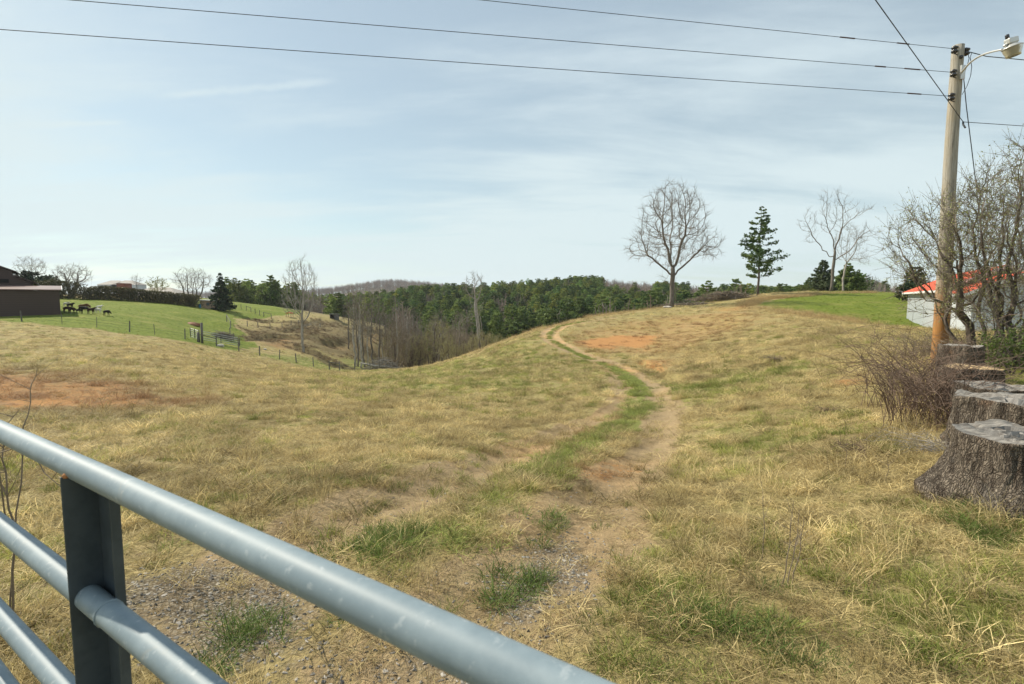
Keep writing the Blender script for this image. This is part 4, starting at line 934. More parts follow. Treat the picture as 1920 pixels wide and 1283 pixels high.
gz = [1.272]+[EYE-(EYE-1.272)*(py-560)/(808-560) for py in (1006, 1212, 1372)]+[.34, .2]
root = empty('farm_gate', (g0[0], g0[1], 0), 'blue-grey tubular steel farm gate across the near left corner, close to the camera', 'gate')
for z_ in gz:
    q = MB(); n_ = 60; q.tube([tuple(gd*(-2.6+4.5*i_/n_)+np.array([0, 0, z_])) for i_ in range(n_+1)], .0232, 40); q.build('bar', M['gate'], root, True)
for f in (-2.62, 1.92):
    q = MB(); q.tube([tuple(gd*f+np.array([0, 0, .24])), tuple(gd*f+np.array([0, 0, 1.29]))], .0232, 24); q.build('end_upright', M['gate'], root, True)
pz = atz(173, 885, 1.272); fz = float(np.dot(pz-g0, gd)*1.0)
def channel(f0, name='brace'):
    q = MB(); W_ = .047; tk = .003
    def bx_(u0, u1, n0, n1, z0, z1):
        V_ = []
        for z_ in (z0, z1):
            for n_ in (n0, n1):
                for u_ in (u0, u1): p = gd*(f0+u_)+gn*n_; V_.append((p[0], p[1], z_))
        q.add(V_, [(0, 2, 3, 1), (4, 5, 7, 6), (0, 1, 5, 4), (2, 6, 7, 3), (0, 4, 6, 2), (1, 3, 7, 5)])
    bx_(-W_, W_, -.029, -.026, .2, 1.264); bx_(-W_-tk, -W_, -.029, .030, .2, 1.262); bx_(W_, W_+tk, -.029, -.012, .2, 1.262)
    o = q.build(name, M['gate_shaded'], root); bv = o.modifiers.new('bevel', 'BEVEL'); bv.width = .0012; bv.segments = 2
    q = MB(); e = gd*(f0-W_-.001)+gn*.02; q.lathe([(0, .0), (.006, .001), (.0075, .005), (.005, .009), (0, .011)], 14, (e[0], e[1], 1.258)); q.build('rusty_bolt', M['rust'], root, True)
channel(fz)
q = MB()
for z_ in gz[1:]:
    for sx in (-.05, .05):
        pts_ = []
        for i_ in range(25): th = 2*math.pi*i_/24; p = gd*(fz+sx*1.02)+gn*math.cos(th)*.0236; pts_.append((p[0], p[1], z_+math.sin(th)*.0236+rng.normal()*.0006))
        q.tube(pts_, .0019, 6, cap=False)
q.build('weld_beads', M['gate'], root, True)
channel(fz-1.9)

# ------------------------------------------------------------------ utility pole, lamp, wires
m, t, b = newmat('pole_wood'); tcd = t.node('ShaderNodeTexCoord').outputs['Object']; gr_ = t.noise(t.mapping(tcd, (14, 14, .7)), 2.2, 6, .7); bl = t.noise(tcd, 1.3, 4, .6); hz = t.node('ShaderNodeSeparateXYZ', {0: tcd}).outputs[2]
col = t.mix(t.ramp(gr_, .3, .7), (.20, .18, .145), (.42, .39, .33)); col = t.mix(t.math('MULTIPLY', t.ramp(bl, .45, .7), .45), col, (.34, .27, .16))
cr_ = t.noise(t.mapping(tcd, (30, 30, .9)), 1.3, 5, .75); col = t.mix(t.math('MULTIPLY', t.ramp(cr_, .60, .66), .8), col, (.07, .06, .045)); or_ = t.mix(gr_, (.16, .065, .018), (.50, .25, .07)); mask = t.ramp(t.math('ADD', hz, t.math('MULTIPLY', t.math('SUBTRACT', gr_, .5), 1.6)), 2.6, .9)
t.put(b.inputs['Base Color'], t.mix(mask, col, or_)); b.inputs['Roughness'].default_value = .9
t.put(b.inputs['Normal'], t.node('ShaderNodeBump', {'Height': gr_, 'Strength': .7, 'Distance': .02}).outputs[0]); M['pole'] = m
PY_ = 13.0; pb = GY(1762, PY_, 655); ptp = at(1796, 86, PY_); root = empty('utility_pole', pb, 'weathered grey wooden utility pole with an orange-stained foot', 'pole')
d_ = ptp-pb
def onpole(py, side=0., front=.0):
    """world point on the pole at a pixel height"""
    lo, hi = 0, 1
    for _ in range(30):
        mid = (lo+hi)/2; p = pb+d_*mid; zt = at(1790, py, PY_)[2]
        if p[2] < zt: lo = mid
        else: hi = mid
    p = pb+d_*lo; return p+np.array([side, -front, 0])
q = MB(); ks = 24; P_ = []; r_ = []
for i_ in range(-1, ks+1):
    f = i_/ks; p = d_*f if i_ >= 0 else d_*0+np.array([0, 0, -.5]); P_.append(p+np.array([math.sin(f*7)*.012, 0, 0])); r_.append(.172-.052*max(f, 0)+rng.normal()*.002)
q.tube(P_, r_, 28); q.build('shaft', M['pole'], root, True)
M['porc'] = simple('porcelain', (.018, .017, .02), (.03, .028, .032), 4, .25, bump=0, spec=.6)
M['cable'] = simple('cable', (.035, .038, .045), (.05, .055, .06), 4, .6, bump=0)
M['sleeve'] = simple('splice_sleeve', (.07, .04, .035), (.09, .05, .045), 4, .6, bump=0)
IP = []
def insul(py, sx, fr, lab=None):
    p = onpole(py, sx, fr)-pb; q = MB(); q.lathe([(.0, -.075), (.05, -.075), (.072, -.055), (.07, -.03), (.045, -.005), (.045, .005), (.07, .03), (.072, .055), (.05, .075), (0, .075)], 20, tuple(p))
    o = q.build('insulator', M['porc'], root, True)
    q = MB(); a_1 = np.array([p[0]*1.0+(.13 if sx < 0 else -.13), p[1]+.05, p[2]])
    for dz in (-.09, .09): q.tube([tuple(p+np.array([0, 0, dz])), tuple(a_1+np.array([0, 0, dz]))], .012, 6)
    q.tube([tuple(p+np.array([0, 0, -.1])), tuple(p+np.array([0, 0, .1]))], .012, 6); q.build('bracket', M['wirem'], root); return p+pb
i1 = insul(98, -.17, .12); i2 = insul(142, -.17, .13); i3 = insul(186, -.19, .13); i4 = insul(98, .2, .02)
q = MB(); p = onpole(112, -.02, .14)-pb; q.lathe([(0, -.04), (.04, -.03), (.04, .03), (0, .04)], 12, tuple(p)); q.build('knob', M['porc'], root, True)
M['lampmetal'] = simple('lamp_metal', (.5, .5, .48), (.6, .6, .58), 4, .35, metal=.5, bump=0)
m, t, b = newmat('lamp_lens'); b.inputs['Base Color'].default_value = (.45, .42, .33, 1); b.inputs['Roughness'].default_value = .25; b.inputs['Transmission Weight'].default_value = .35; M['lens'] = m
la = [onpole(141, .02, .16)]+[at(px, py, PY_-.2-.25*k_) for k_, (px, py) in enumerate(((1801, 138), (1808, 130), (1818, 118), (1830, 109), (1845, 101.5), (1862, 96.5), (1880, 93)))]
lroot = empty('street_lamp', la[0], 'dusk-to-dawn lamp on a curved metal arm near the top of the utility pole', 'street lamp')
q = MB(); sm = smooth_line(np.array(la)[:, :2], 5); 
LA3 = np.array(la); kk = []; 
for i_ in range(len(la)-1):
    for j_ in range(4): kk.append(LA3[i_]*(1-j_/4)+LA3[i_+1]*j_/4)
kk.append(LA3[-1]); kk = np.array(kk)
for _ in range(3): kk[1:-1] = (kk[:-2]+kk[1:-1]*2+kk[2:])/4
q.tube([tuple(p-LA3[0]) for p in kk], .021, 12); q.build('arm', M['lampmetal'], lroot, True)
q = MB(); q.box(-.05, .05, -.02, .02, -.16, .16); q.build('mounting_plate', M['lampmetal'], lroot)
le = LA3[-1]-LA3[0]; hd = np.array([.155, -.05, .0]); tilt = R(-14)
def lampart(q, name, mat, sm=True):
    V_ = []
    for x, y, z in q.v:
        x, y, z = x*.82, y*.82, z*.82
        X_ = x*math.cos(tilt)+z*math.sin(tilt); Z_ = -x*math.sin(tilt)+z*math.cos(tilt); V_.append((X_+le[0]+hd[0], y+le[1]+hd[1], Z_+le[2]+hd[2]))
    q.v = V_; return q.build(name, mat, lroot, sm)
q = MB(); q.lathe([(0, .12), (.09, .12), (.17, .06), (.215, .03), (.22, .02), (.21, .015), (.12, .04), (0, .06)], 28); lampart(q, 'reflector_rim', M['lampmetal'])
q = MB(); q.lathe([(.205, .018), (.19, -.06), (.155, -.16), (.15, -.2), (.14, -.2), (.145, -.16), (.18, -.06), (.195, .015)], 28); lampart(q, 'lens', M['lens'])
q = MB(); q.box(-.12, .13, -.085, .085, .115, .26); hs_ = lampart(q, 'ballast_housing', M['lampmetal'], False); bv = hs_.modifiers.new('bevel', 'BEVEL'); bv.width = .02; bv.segments = 2
q = MB(); q.lathe([(0, .262), (.04, .262), (.045, .28), (.045, .35), (.035, .365), (0, .367)], 16, (-.08, 0, 0)); lampart(q, 'photocell', M['porc'])
q = MB(); q.tube([(-.2, 0, .10), (-.08, 0, .15)], .03, 10); lampart(q, 'socket', M['lampmetal'])
def wire(P, rad, name, label, group=None, sag=0, sleeves=(), cat='wire'):
    P = [np.array(p, float) for p in P]; base = P[0]; Q_ = []
    for i_ in range(len(P)-1):
        n_ = 24 if len(P) == 2 else 4
        for j_ in range(n_): f = j_/n_; Q_.append(P[i_]*(1-f)+P[i_+1]*f-np.array([0, 0, sag*4*f*(1-f)]))
    Q_.append(P[-1]); q = MB(); q.tube([tuple(p-base) for p in Q_], rad, 6, cap=False)
    r_1 = empty(name, base, label, cat, group) if sleeves else None
    o = q.build('strand' if sleeves else name, M['cable'], r_1, True, None if sleeves else base)
    if not sleeves: tag(o, label, cat, group)
    L = np.linalg.norm(P[-1]-P[0]); d = (P[-1]-P[0])/L
    for s0, s1 in sleeves:
        def pp(s_): f = s_/L; return P[0]+d*s_-np.array([0, 0, sag*4*f*(1-f)])-base
        q = MB(); q.tube([tuple(pp(s0)), tuple(pp(s1))], rad*2.4, 6); q.build('splice_sleeve', M['sleeve'], r_1)
    return r_1 or o
def longwire(p0, px, py, Y, label, sl, sg):
    e = at(px, py, Y); f = e+(e-p0)*.8; return wire([p0, f], .0065, 'power_line', label, 'power lines running left from the pole', sag=sg, sleeves=sl)
longwire(i1+np.array([-.06, -.05, 0]), -300, -128, 8.0, 'topmost power line running left from the pole top insulator', ((1.35, 1.7), (2.9, 3.3)), .02)
longwire(i2+np.array([-.06, -.05, 0]), -300, -40, 8.0, 'middle power line running left from the second insulator', ((1.0, 1.45), (2.0, 2.3)), .03)
longwire(i3+np.array([-.06, -.05, 0]), -300, 27, 8.0, 'lowest of the three power lines running left from the pole', ((.9, 1.3),), .05)
j = onpole(232, .14, .12)
wire([j, at(1640, -2, 9.2), at(1640, -2, 9.2)+(at(1640, -2, 9.2)-j)*.8], .008, 'service_cable', 'thick cable rising steeply to the upper left from the pole side', None, cat='cable')
wire([j, at(1920, 236.5, 13.4), at(2300, 268, 14.5)], .008, 'service_cable', 'lower cable leaving the pole toward the right edge', None, cat='cable')
wire([i4+np.array([.05, 0, 0]), at(1850, 106, 13.1), at(1920, 112.5, 13.3), at(2300, 150, 14)], .011, 'service_cable', 'upper dark cable leaving the pole behind the lamp toward the right edge', None, cat='cable')
wire([onpole(140, .13, .05), at(1812, 200, 12.9), at(1822, 280, 13.0), at(1834, 380, 13.3), at(1846, 470, 13.6), at(1868, 640, 14.0)], .010, 'guy_wire', 'slanting guy wire dropping from the pole behind the big bush', None, cat='wire')
wire([j, at(1806, 234, 12.8), at(1810, 240, 12.75)], .02, 'cable_clamp', 'short dark cable clamp hanging on the right side of the pole', None, cat='clamp')
wire([i4, at(1815, 100, 12.9), at(1817, 110, 12.9), at(1815, 118, 12.9), at(1812, 126, 12.9), onpole(140, .12, .1)], .007, 'jumper_wire', 'shorter looped jumper wire near the pole top', None)
wire([at(1822, 100, 13), at(1819, 108, 12.9), at(1822, 125, 12.9), at(1820, 142, 12.8), at(1813, 162, 12.8), at(1806, 174, 12.8), onpole(182, .05, .15)], .007, 'jumper_wire', 'long jumper wire looping from the upper cable down to the lowest insulator', None)

# ------------------------------------------------------------------ white shed with red roofs
m, t, b = newmat('white_siding'); tcd = t.node('ShaderNodeTexCoord').outputs['Object']; wv = t.node('ShaderNodeTexWave', {'Vector': tcd, 'Scale': 1.35}, bands_direction='X', wave_profile='SAW').outputs['Fac']
t.put(b.inputs['Base Color'], t.mix(t.ramp(wv, .86, .97), t.mix(t.noise(tcd, 1.2, 5), (.40, .44, .46), (.48, .515, .53)), (.26, .28, .30))); b.inputs['Roughness'].default_value = .6
t.put(b.inputs['Normal'], t.node('ShaderNodeBump', {'Height': wv, 'Strength': .5, 'Distance': .02}).outputs[0]); M['siding'] = m
sroot = empty('shed', (21.1, 24, GZ(22, 27)), 'white sided shed with two stepped bright red metal roofs behind the pole', 'shed')
sroot.rotation_euler.z = math.atan2(-.52, .854)
def secn(u0, u1, v0, v1, ze, zr, tag_):
    """section: u across the ridge, v along it (local frame)"""
    zb_ = -.8; o0 = sroot.location.z; um = (u0+u1)/2; ze -= o0; zr -= o0
    q = MB(); q.prism([(u0, zb_), (u1, zb_), (u1, ze), (um, zr), (u0, ze)], v0, v1); q.build('wall', M['siding'], sroot)
    sl = (zr-ze)/(um-u0); ov = .32
    q = MB(); q.prism([(u0-ov, ze-ov*sl+.02), (um, zr+.02), (u1+ov, ze-ov*sl+.02), (u1+ov, ze-ov*sl+.08), (um, zr+.08), (u0-ov, ze-ov*sl+.08)], v0-ov, v1+ov); q.build('roof', M['redroof'], sroot)
    q = MB(); q.prism([(u0-ov-.02, ze-ov*sl-.09), (um, zr-.09), (u1+ov+.02, ze-ov*sl-.09), (u1+ov+.02, ze-ov*sl+.06), (um, zr+.062), (u0-ov-.02, ze-ov*sl+.06)], v0-ov-.03, v0-ov-.004)
    q.box(u0-ov-.03, u0-ov-.004, v0-ov, v1+ov, ze-ov*sl-.07, ze-ov*sl+.06); q.build('fascia', M['white'], sroot)
secn(.35, 3.75, 0.3, 4.7, 1.93, 2.72, 'a'); secn(.0, 5.0, 5.05, 19.0, 2.15, 3.3, 'b')

# ------------------------------------------------------------------ bushes on the right
def shrub(seed, loc, label, env, nat, stems, leaves, mat='twig', leafsize=.05, nleaf=2, twr=.0045, name='bush', tl=.5, kill=.3, step=.2, tip=.0055, base=.07, split=.018, bark='bark_dark', up=.3, twigs=2, wob=.2):
    N, P = sc_tree(seed, None, env, nat=nat, step=step, infl=2.2, kill=kill, up=.1, stems=stems, wob=wob)
    return bare_tree(name, loc, label, 'bush', N, P, M[bark], M[mat], tip=tip, power=2.2, base=base, split=split, twigs=twigs, tl=tl, twr=twr, up=up, leaves=leaves, leafsize=leafsize, nleaf=nleaf, seed=seed)
def fanstems(n_, sp, h_, seed): rg_ = np.random.default_rng(seed); return [stem(rg_.normal()*.15, rg_.normal()*.15, h_*(.7+.5*rg_.random()), (sp*math.cos(a_1)*rg_.random()+.0, sp*.7*math.sin(a_1)), k=5, wob=.05, seed=seed*10+i_) for i_, a_1 in enumerate(np.linspace(0, 6.28, n_, endpoint=False))]
B1 = GY(1858, 11.6, 640)
shrub(101, B1, 'large many-stemmed budding bush overlapping the utility pole', [(-1.15, 0, 2.5, 1.2, 1.3, 1.3, 2), (.1, 0, 2.7, 1.3, 1.2, 1.6, 2), (-.5, 0, 1.5, 1.3, 1.0, .8, .8)], 1300, fanstems(7, .7, 1.1, 3), M['bud'], leafsize=.036, nleaf=4, twigs=4, kill=.24, base=.055)
B2 = GY(1925, 10.6, 650)
shrub(102, B2, 'taller dense budding bush at the right edge of the picture', [(0, 0, 2.9, 1.5, 1.3, 1.8, 3), (-.3, 0, 1.5, 1.2, 1.0, 1.0, 1)], 1300, fanstems(7, .6, 1.1, 4), M['bud'], leafsize=.036, nleaf=4, twigs=4, kill=.24, base=.055)
shrub(103, GY(1893, 9.9, 650), 'low green-leafed honeysuckle at the foot of the right-edge bush', [(0, 0, .45, .55, .45, .4, 1)], 420, fanstems(6, .3, .3, 5), M['leaf'], leafsize=.055, nleaf=7, kill=.14, step=.1, tl=.22, base=.02, tip=.004, twr=.003, split=.008)
def canes(loc, label, n_, L, sp, seed, mat='twig_red', rad=.005, name='bramble_bush', sub=3):
    rg_ = np.random.default_rng(seed); q = MB(); q2 = MB()
    for i_ in range(n_):
        th = rg_.random()*6.283; x0, y0 = rg_.normal()*sp*.35, rg_.normal()*sp*.35; l_ = L*(.55+.6*rg_.random()); out_ = .25+.65*rg_.random(); P_ = []; p = np.array([x0, y0, -.04]); el = R(88-18*rg_.random()); curl = rg_.normal()*.12
        for k_ in range(9):
            P_.append(p.copy()); p = p+np.array([math.cos(th)*math.cos(el), math.sin(th)*math.cos(el), math.sin(el)])*l_/8; el -= out_*.28+.02*k_; th += curl+rg_.normal()*.1
            if p[2] < .05: el = abs(el)*.2
        q.tube(P_, [rad*(1.1-.1*k_) for k_ in range(9)], 4, cap=False)
        for _ in range(sub):
            k_ = rg_.integers(2, 8); d = rg_.normal(size=3); d[2] = abs(d[2])*.8; d /= np.linalg.norm(d); l2 = l_*(.12+.3*rg_.random())
            q2.tube([P_[k_], P_[k_]+d*l2*.5+np.array([0, 0, .02]), P_[k_]+d*l2+np.array([0, 0, -.05*l2])], [rad*.6, rad*.5, rad*.25], 3, cap=False)
    root = empty(name, loc, label, 'bush'); q.build('canes', M[mat], root); q2.build('twigs', M[mat], root); return root
for q_ in (((1705, 6.9, 760), 'reddish bramble thicket left of the pole, its nearer left clump', 60, 1.5, .5), ((1748, 7.4, 740), 'reddish bramble thicket directly in front of the pole foot', 70, 1.6, .5), ((1672, 8.2, 720), 'sparser bramble clump farther left of the pole beside the pale grass', 36, 1.5, .55), ((1768, 6.4, 770), 'tangled bramble clump between the pole and the middle stump', 60, 1.2, .45), ((1712, 9.0, 700), 'back bramble clump behind the others, nearest the lawn', 60, 1.3, .6)):
    (px, Y, py), lab, n_, L, sp = q_; canes(GY(px, Y, py), lab, n_, L, sp, int(px))
canes(GY(1628, 5.7, 790), 'small dark twiggy bush in the dry grass left of the brambles', 26, .55, .18, 11, rad=.004)
canes(GY(1572, 8.4, 720), 'tiny brown twiggy bush in the grass beside the red soil spot', 16, .5, .2, 12, rad=.004)
canes(GY(1735, 14.5, 640), 'low brown brush at the shed side of the pole', 110, 1.3, 1.1, 13, 'twig_brown', .006)
canes(GY(1800, 12.6, 650), 'low brown brush right behind the pole', 110, 1.1, .9, 14, 'twig_brown', .006)
canes(GY(1850, 11.0, 650), 'brown brush under the large budding bush', 100, .9, .9, 15, 'twig_brown', .005)
canes(GY(1770, 5.3, 800), 'grey dead twigs heaped against the left side of the middle stumps', 60, .6, .35, 16, 'twig_grey', .003)

# ------------------------------------------------------------------ stumps
m, t, b = newmat('stump_bark'); tcd = t.node('ShaderNodeTexCoord').outputs['Object']; a_n = t.noise(t.mapping(tcd, (9, 9, 1.6)), 2.2, 8, .72, .8); b_n = t.noise(tcd, 30, 5, .7); c_n = t.noise(tcd, 2.6, 4, .6)
vo = t.node('ShaderNodeTexVoronoi', {'Vector': t.vmath('ADD', t.mapping(tcd, (11, 11, 1.7)), t.node('ShaderNodeTexNoise', {'Vector': tcd, 'Scale': 9.0, 'Detail': 6.0}).outputs['Color'])}, feature='DISTANCE_TO_EDGE').outputs['Distance']
col = t.mix(t.ramp(a_n, .36, .64), (.08, .062, .048), (.30, .25, .195)); col = t.mix(t.math('MULTIPLY', t.ramp(b_n, .5, .75), .5), col, (.34, .29, .24)); col = t.mix(t.math('MULTIPLY', t.ramp(c_n, .58, .72), .55), col, (.32, .17, .09)); col = t.mix(t.math('MULTIPLY', t.ramp(c_n, .42, .28), .5), col, (.24, .23, .21)); col = t.mix(t.math('MULTIPLY', t.ramp(vo, .14, .0), .5), col, (.035, .027, .02))
t.put(b.inputs['Base Color'], col); b.inputs['Roughness'].default_value = .95; b.inputs['Specular IOR Level'].default_value = .15
t.put(b.inputs['Normal'], t.node('ShaderNodeBump', {'Height': t.math('ADD', a_n, t.math('ADD', t.math('MULTIPLY', b_n, .35), t.math('MULTIPLY', t.ramp(vo, 0, .22), .7))), 'Strength': 1.0, 'Distance': .04}).outputs[0]); M['stump'] = m
def topmat(name, ca, cb):
    m, t, b = newmat(name); tcd = t.node('ShaderNodeTexCoord').outputs['Object']; n_ = t.noise(t.mapping(tcd, (1.2, 14, 1.2), (0, 0, R(25))), 2.5, 7, .7); r_ = t.noise(tcd, 8, 4)
    col = t.mix(t.ramp(n_, .3, .7), ca, cb); col = t.mix(t.math('MULTIPLY', t.ramp(r_, .55, .65), .5), col, (.07, .06, .05))
    t.put(b.inputs['Base Color'], col); b.inputs['Roughness'].default_value = .85; t.put(b.inputs['Normal'], t.node('ShaderNodeBump', {'Height': n_, 'Strength': .9, 'Distance': .012}).outputs[0]); return m
M['cut_grey'] = topmat('cut_grey', (.075, .065, .055), (.30, .28, .25)); M['cut_tan'] = topmat('cut_tan', (.25, .17, .09), (.48, .36, .2)); M['splinter'] = topmat('splinter', (.14, .13, .12), (.29, .275, .255))
def stump(loc, label, rt, Hh, flare, seed, cut='cut_grey', tilt=(0, 0), jag=.05, splint=0, seg=220):
    root = empty('tree_stump', loc, label, 'stump'); rows = 70; th = np.linspace(0, 2*np.pi, seg, endpoint=False)
    lob = 1+.09*np.cos(3*th+seed)+.06*np.cos(5*th+seed*2.1)+.03*np.cos(9*th+seed)
    root_l = .5+.5*np.cos(5*th+seed*1.7)
    topz = Hh*(1+jag*fbm(np.cos(th)*2.2+seed, np.sin(th)*2.2, seed, 4))+tilt[0]*np.cos(th)*rt+tilt[1]*np.sin(th)*rt
    V_ = []
    for i_ in range(rows):
        f = i_/(rows-1); z = -.25+(topz+.25)*f; zz_1 = np.clip(z/Hh, 0, 1)
        fl = flare*(1-zz_1)**2.3*(.45+.75*root_l)
        ridge = 1-np.abs(fbm(th*rt*9+.8*fbm(th*3, z*3, seed+5)*1.0, z*2.6, seed, 4)); ridge = np.where(True, ridge, 0)
        # keep the seam closed
        bl = np.clip((2*np.pi-th)/.5, 0, 1); ridge = ridge*bl+(1-bl)*(1-np.abs(fbm((th-2*np.pi)*rt*9+.8*fbm((th-2*np.pi)*3, z*3, seed+5), z*2.6, seed, 4)))
        r_1 = rt*lob*(1+fl)+(ridge-.72)*.06*(1-.0*f)
        if i_ == rows-1: r_1 -= .012
        V_ += list(zip(r_1*np.cos(th), r_1*np.sin(th), z))
    q = MB(); i_, j_ = np.meshgrid(np.arange(rows-1), np.arange(seg), indexing='ij')
    q.add(V_, np.stack([i_*seg+j_, i_*seg+(j_+1) % seg, (i_+1)*seg+(j_+1) % seg, (i_+1)*seg+j_], -1).reshape(-1, 4)); q.build('bark', M['stump'], root, True)
    rim = np.array(V_[-seg:]); V2 = []; rings = 26
    for i_ in range(rings):
        f = 1-i_/(rings-1); x, y = rim[:, 0]*f, rim[:, 1]*f; zc = rim[:, 2]*f+(Hh)*(1-f)
        step_ = np.where(fbm(x*3+seed*3, y*1.2+1, seed+9, 3) > .12, .018, 0.)
        zc = zc+(.03*fbm(x*14, y*3, seed+2, 4)*1.2-.01)*min(1, 6*(1-f))
        V2 += list(zip(x, y, zc))
    q = MB(); i_, j_ = np.meshgrid(np.arange(rings-1), np.arange(seg), indexing='ij'); q.add(V2, np.stack([i_*seg+j_, i_*seg+(j_+1) % seg, (i_+1)*seg+(j_+1) % seg, (i_+1)*seg+j_], -1).reshape(-1, 4)); q.build('cut_top', M[cut], root, True)
    rg_ = np.random.default_rng(seed)
    for s_ in range(splint):
        a_1 = rg_.random()*6.28; L = .08+.14*rg_.random(); w_ = .012+.02*rg_.random(); hh_ = .012+.03*rg_.random(); c_ = np.array([rg_.normal()*rt*.35, rg_.normal()*rt*.3, Hh+.0]); u = np.array([math.cos(a_1), math.sin(a_1), 0]); v = np.array([-u[1], u[0], 0]); q = MB(); n_ = 9; V3 = []
        for k_ in range(n_):
            f = k_/(n_-1)*2-1; e = (1-abs(f)**2.5); cc = c_+u*f*L+v*.03*math.sin(f*4+s_); h1 = hh_*e*(.6+.6*rg_.random()); 
            V3 += [cc-v*w_*(e+.15)-np.array([0, 0, .02]), cc-v*w_*.5*e+np.array([0, 0, h1]), cc+v*w_*.3*e+np.array([0, 0, h1*(.5+.6*rg_.random())]), cc+v*w_*(e+.15)-np.array([0, 0, .02])]
        q.add(V3, [(4*k_+j_, 4*k_+(j_+1) % 4, 4*k_+4+(j_+1) % 4, 4*k_+4+j_) for k_ in range(n_-1) for j_ in range(4)]+[(0, 1, 2, 3), (4*n_-1, 4*n_-2, 4*n_-3, 4*n_-4)]); q.build('splinter', M['splinter'], root)
    return root
def atg(x, y): return np.array([x, y, GZ(x, y)])
def stp(x, y, ztop, *a, **k): l = atg(x, y); return stump(l, a[0], a[1], ztop-l[2], *a[2:], **k)
stp(3.98, 3.90, .545, 'largest stump with flared bark and splintered grey top, nearest the camera at the right edge', .43, .42, 3, splint=9, jag=.07, tilt=(-.04, .0))
stp(5.06, 5.10, .60, 'wide grey-topped stump with an orange streak, second nearest the camera', .43, .25, 5, splint=6, jag=.08)
stp(5.98, 6.25, .53, 'low flat weathered stump just behind the second nearest one', .38, .2, 7, splint=2, jag=.05)
stp(6.72, 7.45, .60, 'small stump with a fresh tan cut top, fourth from the camera', .33, .3, 9, cut='cut_tan', jag=.03)
stp(8.12, 9.20, .76, 'grey barked stump farthest from the camera, just right of the pole foot', .31, .12, 11, jag=.04)
m, t, b = newmat('moss'); t.put(b.inputs['Base Color'], (.09, .13, .02, 1)); M['moss'] = m

# ------------------------------------------------------------------ saplings and dead stalks near the camera
def sapling(loc, label, paths, seed, name='sapling', mat='twig_brown', cat='sapling'):
    rg_ = np.random.default_rng(seed); root = empty(name, loc, label, cat)
    for P_, r0 in paths:
        q = MB(); P_ = [np.array(p)-loc for p in P_]; S_ = []
        for i_ in range(len(P_)-1):
            for j_ in range(3): S_.append(P_[i_]*(1-j_/3)+P_[i_+1]*j_/3+rg_.normal(size=3)*.004)
        S_.append(P_[-1]); r0 = r0*(.6 if name == 'sapling' else 1); q.tube(S_, [r0*(1-.75*k_/len(S_)) for k_ in range(len(S_))], 6, cap=False)
        for _ in range(9):
            k_ = rg_.integers(2, len(S_)-1); d = rg_.normal(size=3); d[2] = abs(d[2])+.3; d /= np.linalg.norm(d); l_ = .06+.14*rg_.random(); q.tube([S_[k_], S_[k_]+d*l_*.5, S_[k_]+d*l_+rg_.normal(size=3)*.01], [r0*.4, r0*.3, r0*.15], 4, cap=False)
        q.build('branch', M[mat], root)
b0 = GY(15, 2.3, 1150)
sapling(b0, 'thin leafless sapling behind the gate at the left edge', [([b0, at(28, 1000, 2.3), at(15, 930, 2.3), at(6, 860, 2.3), at(12, 800, 2.35), at(35, 770, 2.4)], .009), ([at(15, 930, 2.3), at(-20, 880, 2.3), at(-40, 820, 2.3)], .006),
   ([b0, at(30, 960, 2.35), at(45, 800, 2.45), at(58, 730, 2.5), at(70, 690, 2.5)], .007), ([at(20, 1010, 2.3), at(-10, 850, 2.2), at(40, 840, 2.1), at(85, 885, 2.05), at(128, 925, 2.0)], .006)], 5)
for k_, (px, py0, py1, Y, lab) in enumerate(((1429, 1052, 930, 3.1, 'single upright dead weed stalk left of the three leaning ones'), (1466, 1098, 940, 2.85, 'leftmost of three leaning dead weed stalks in the foreground'), (1477, 1095, 955, 2.85, 'middle one of three leaning dead weed stalks in the foreground'), (1486, 1092, 968, 2.8, 'rightmost of three leaning dead weed stalks in the foreground'), (1583, 812, 790, 5.6, 'short dead stalk left of the small dark twiggy bush'), (1662, 900, 860, 4.1, 'dead stalk standing in the grass left of the nearest stump'), (1584, 880, 830, 4.4, 'dead stalk in the open grass below the small dark bush'))):
    Y = G(px, py0)[1]; p0 = G(px, py0); p1 = at(px+(22 if 1460 < px < 1490 else 2), py1, Y); sapling(p0, lab, [([p0, p0*.5+p1*.5+np.array([.01, 0, 0]), p1], .0035)], 20+k_, 'weed_stalk', 'twig_brown', 'stalk')
canes(G(1449, 672), 'dark brown clump of dead weeds on the slope right of the clay bank', 60, .5, .35, 21, 'twig_brown', .006)

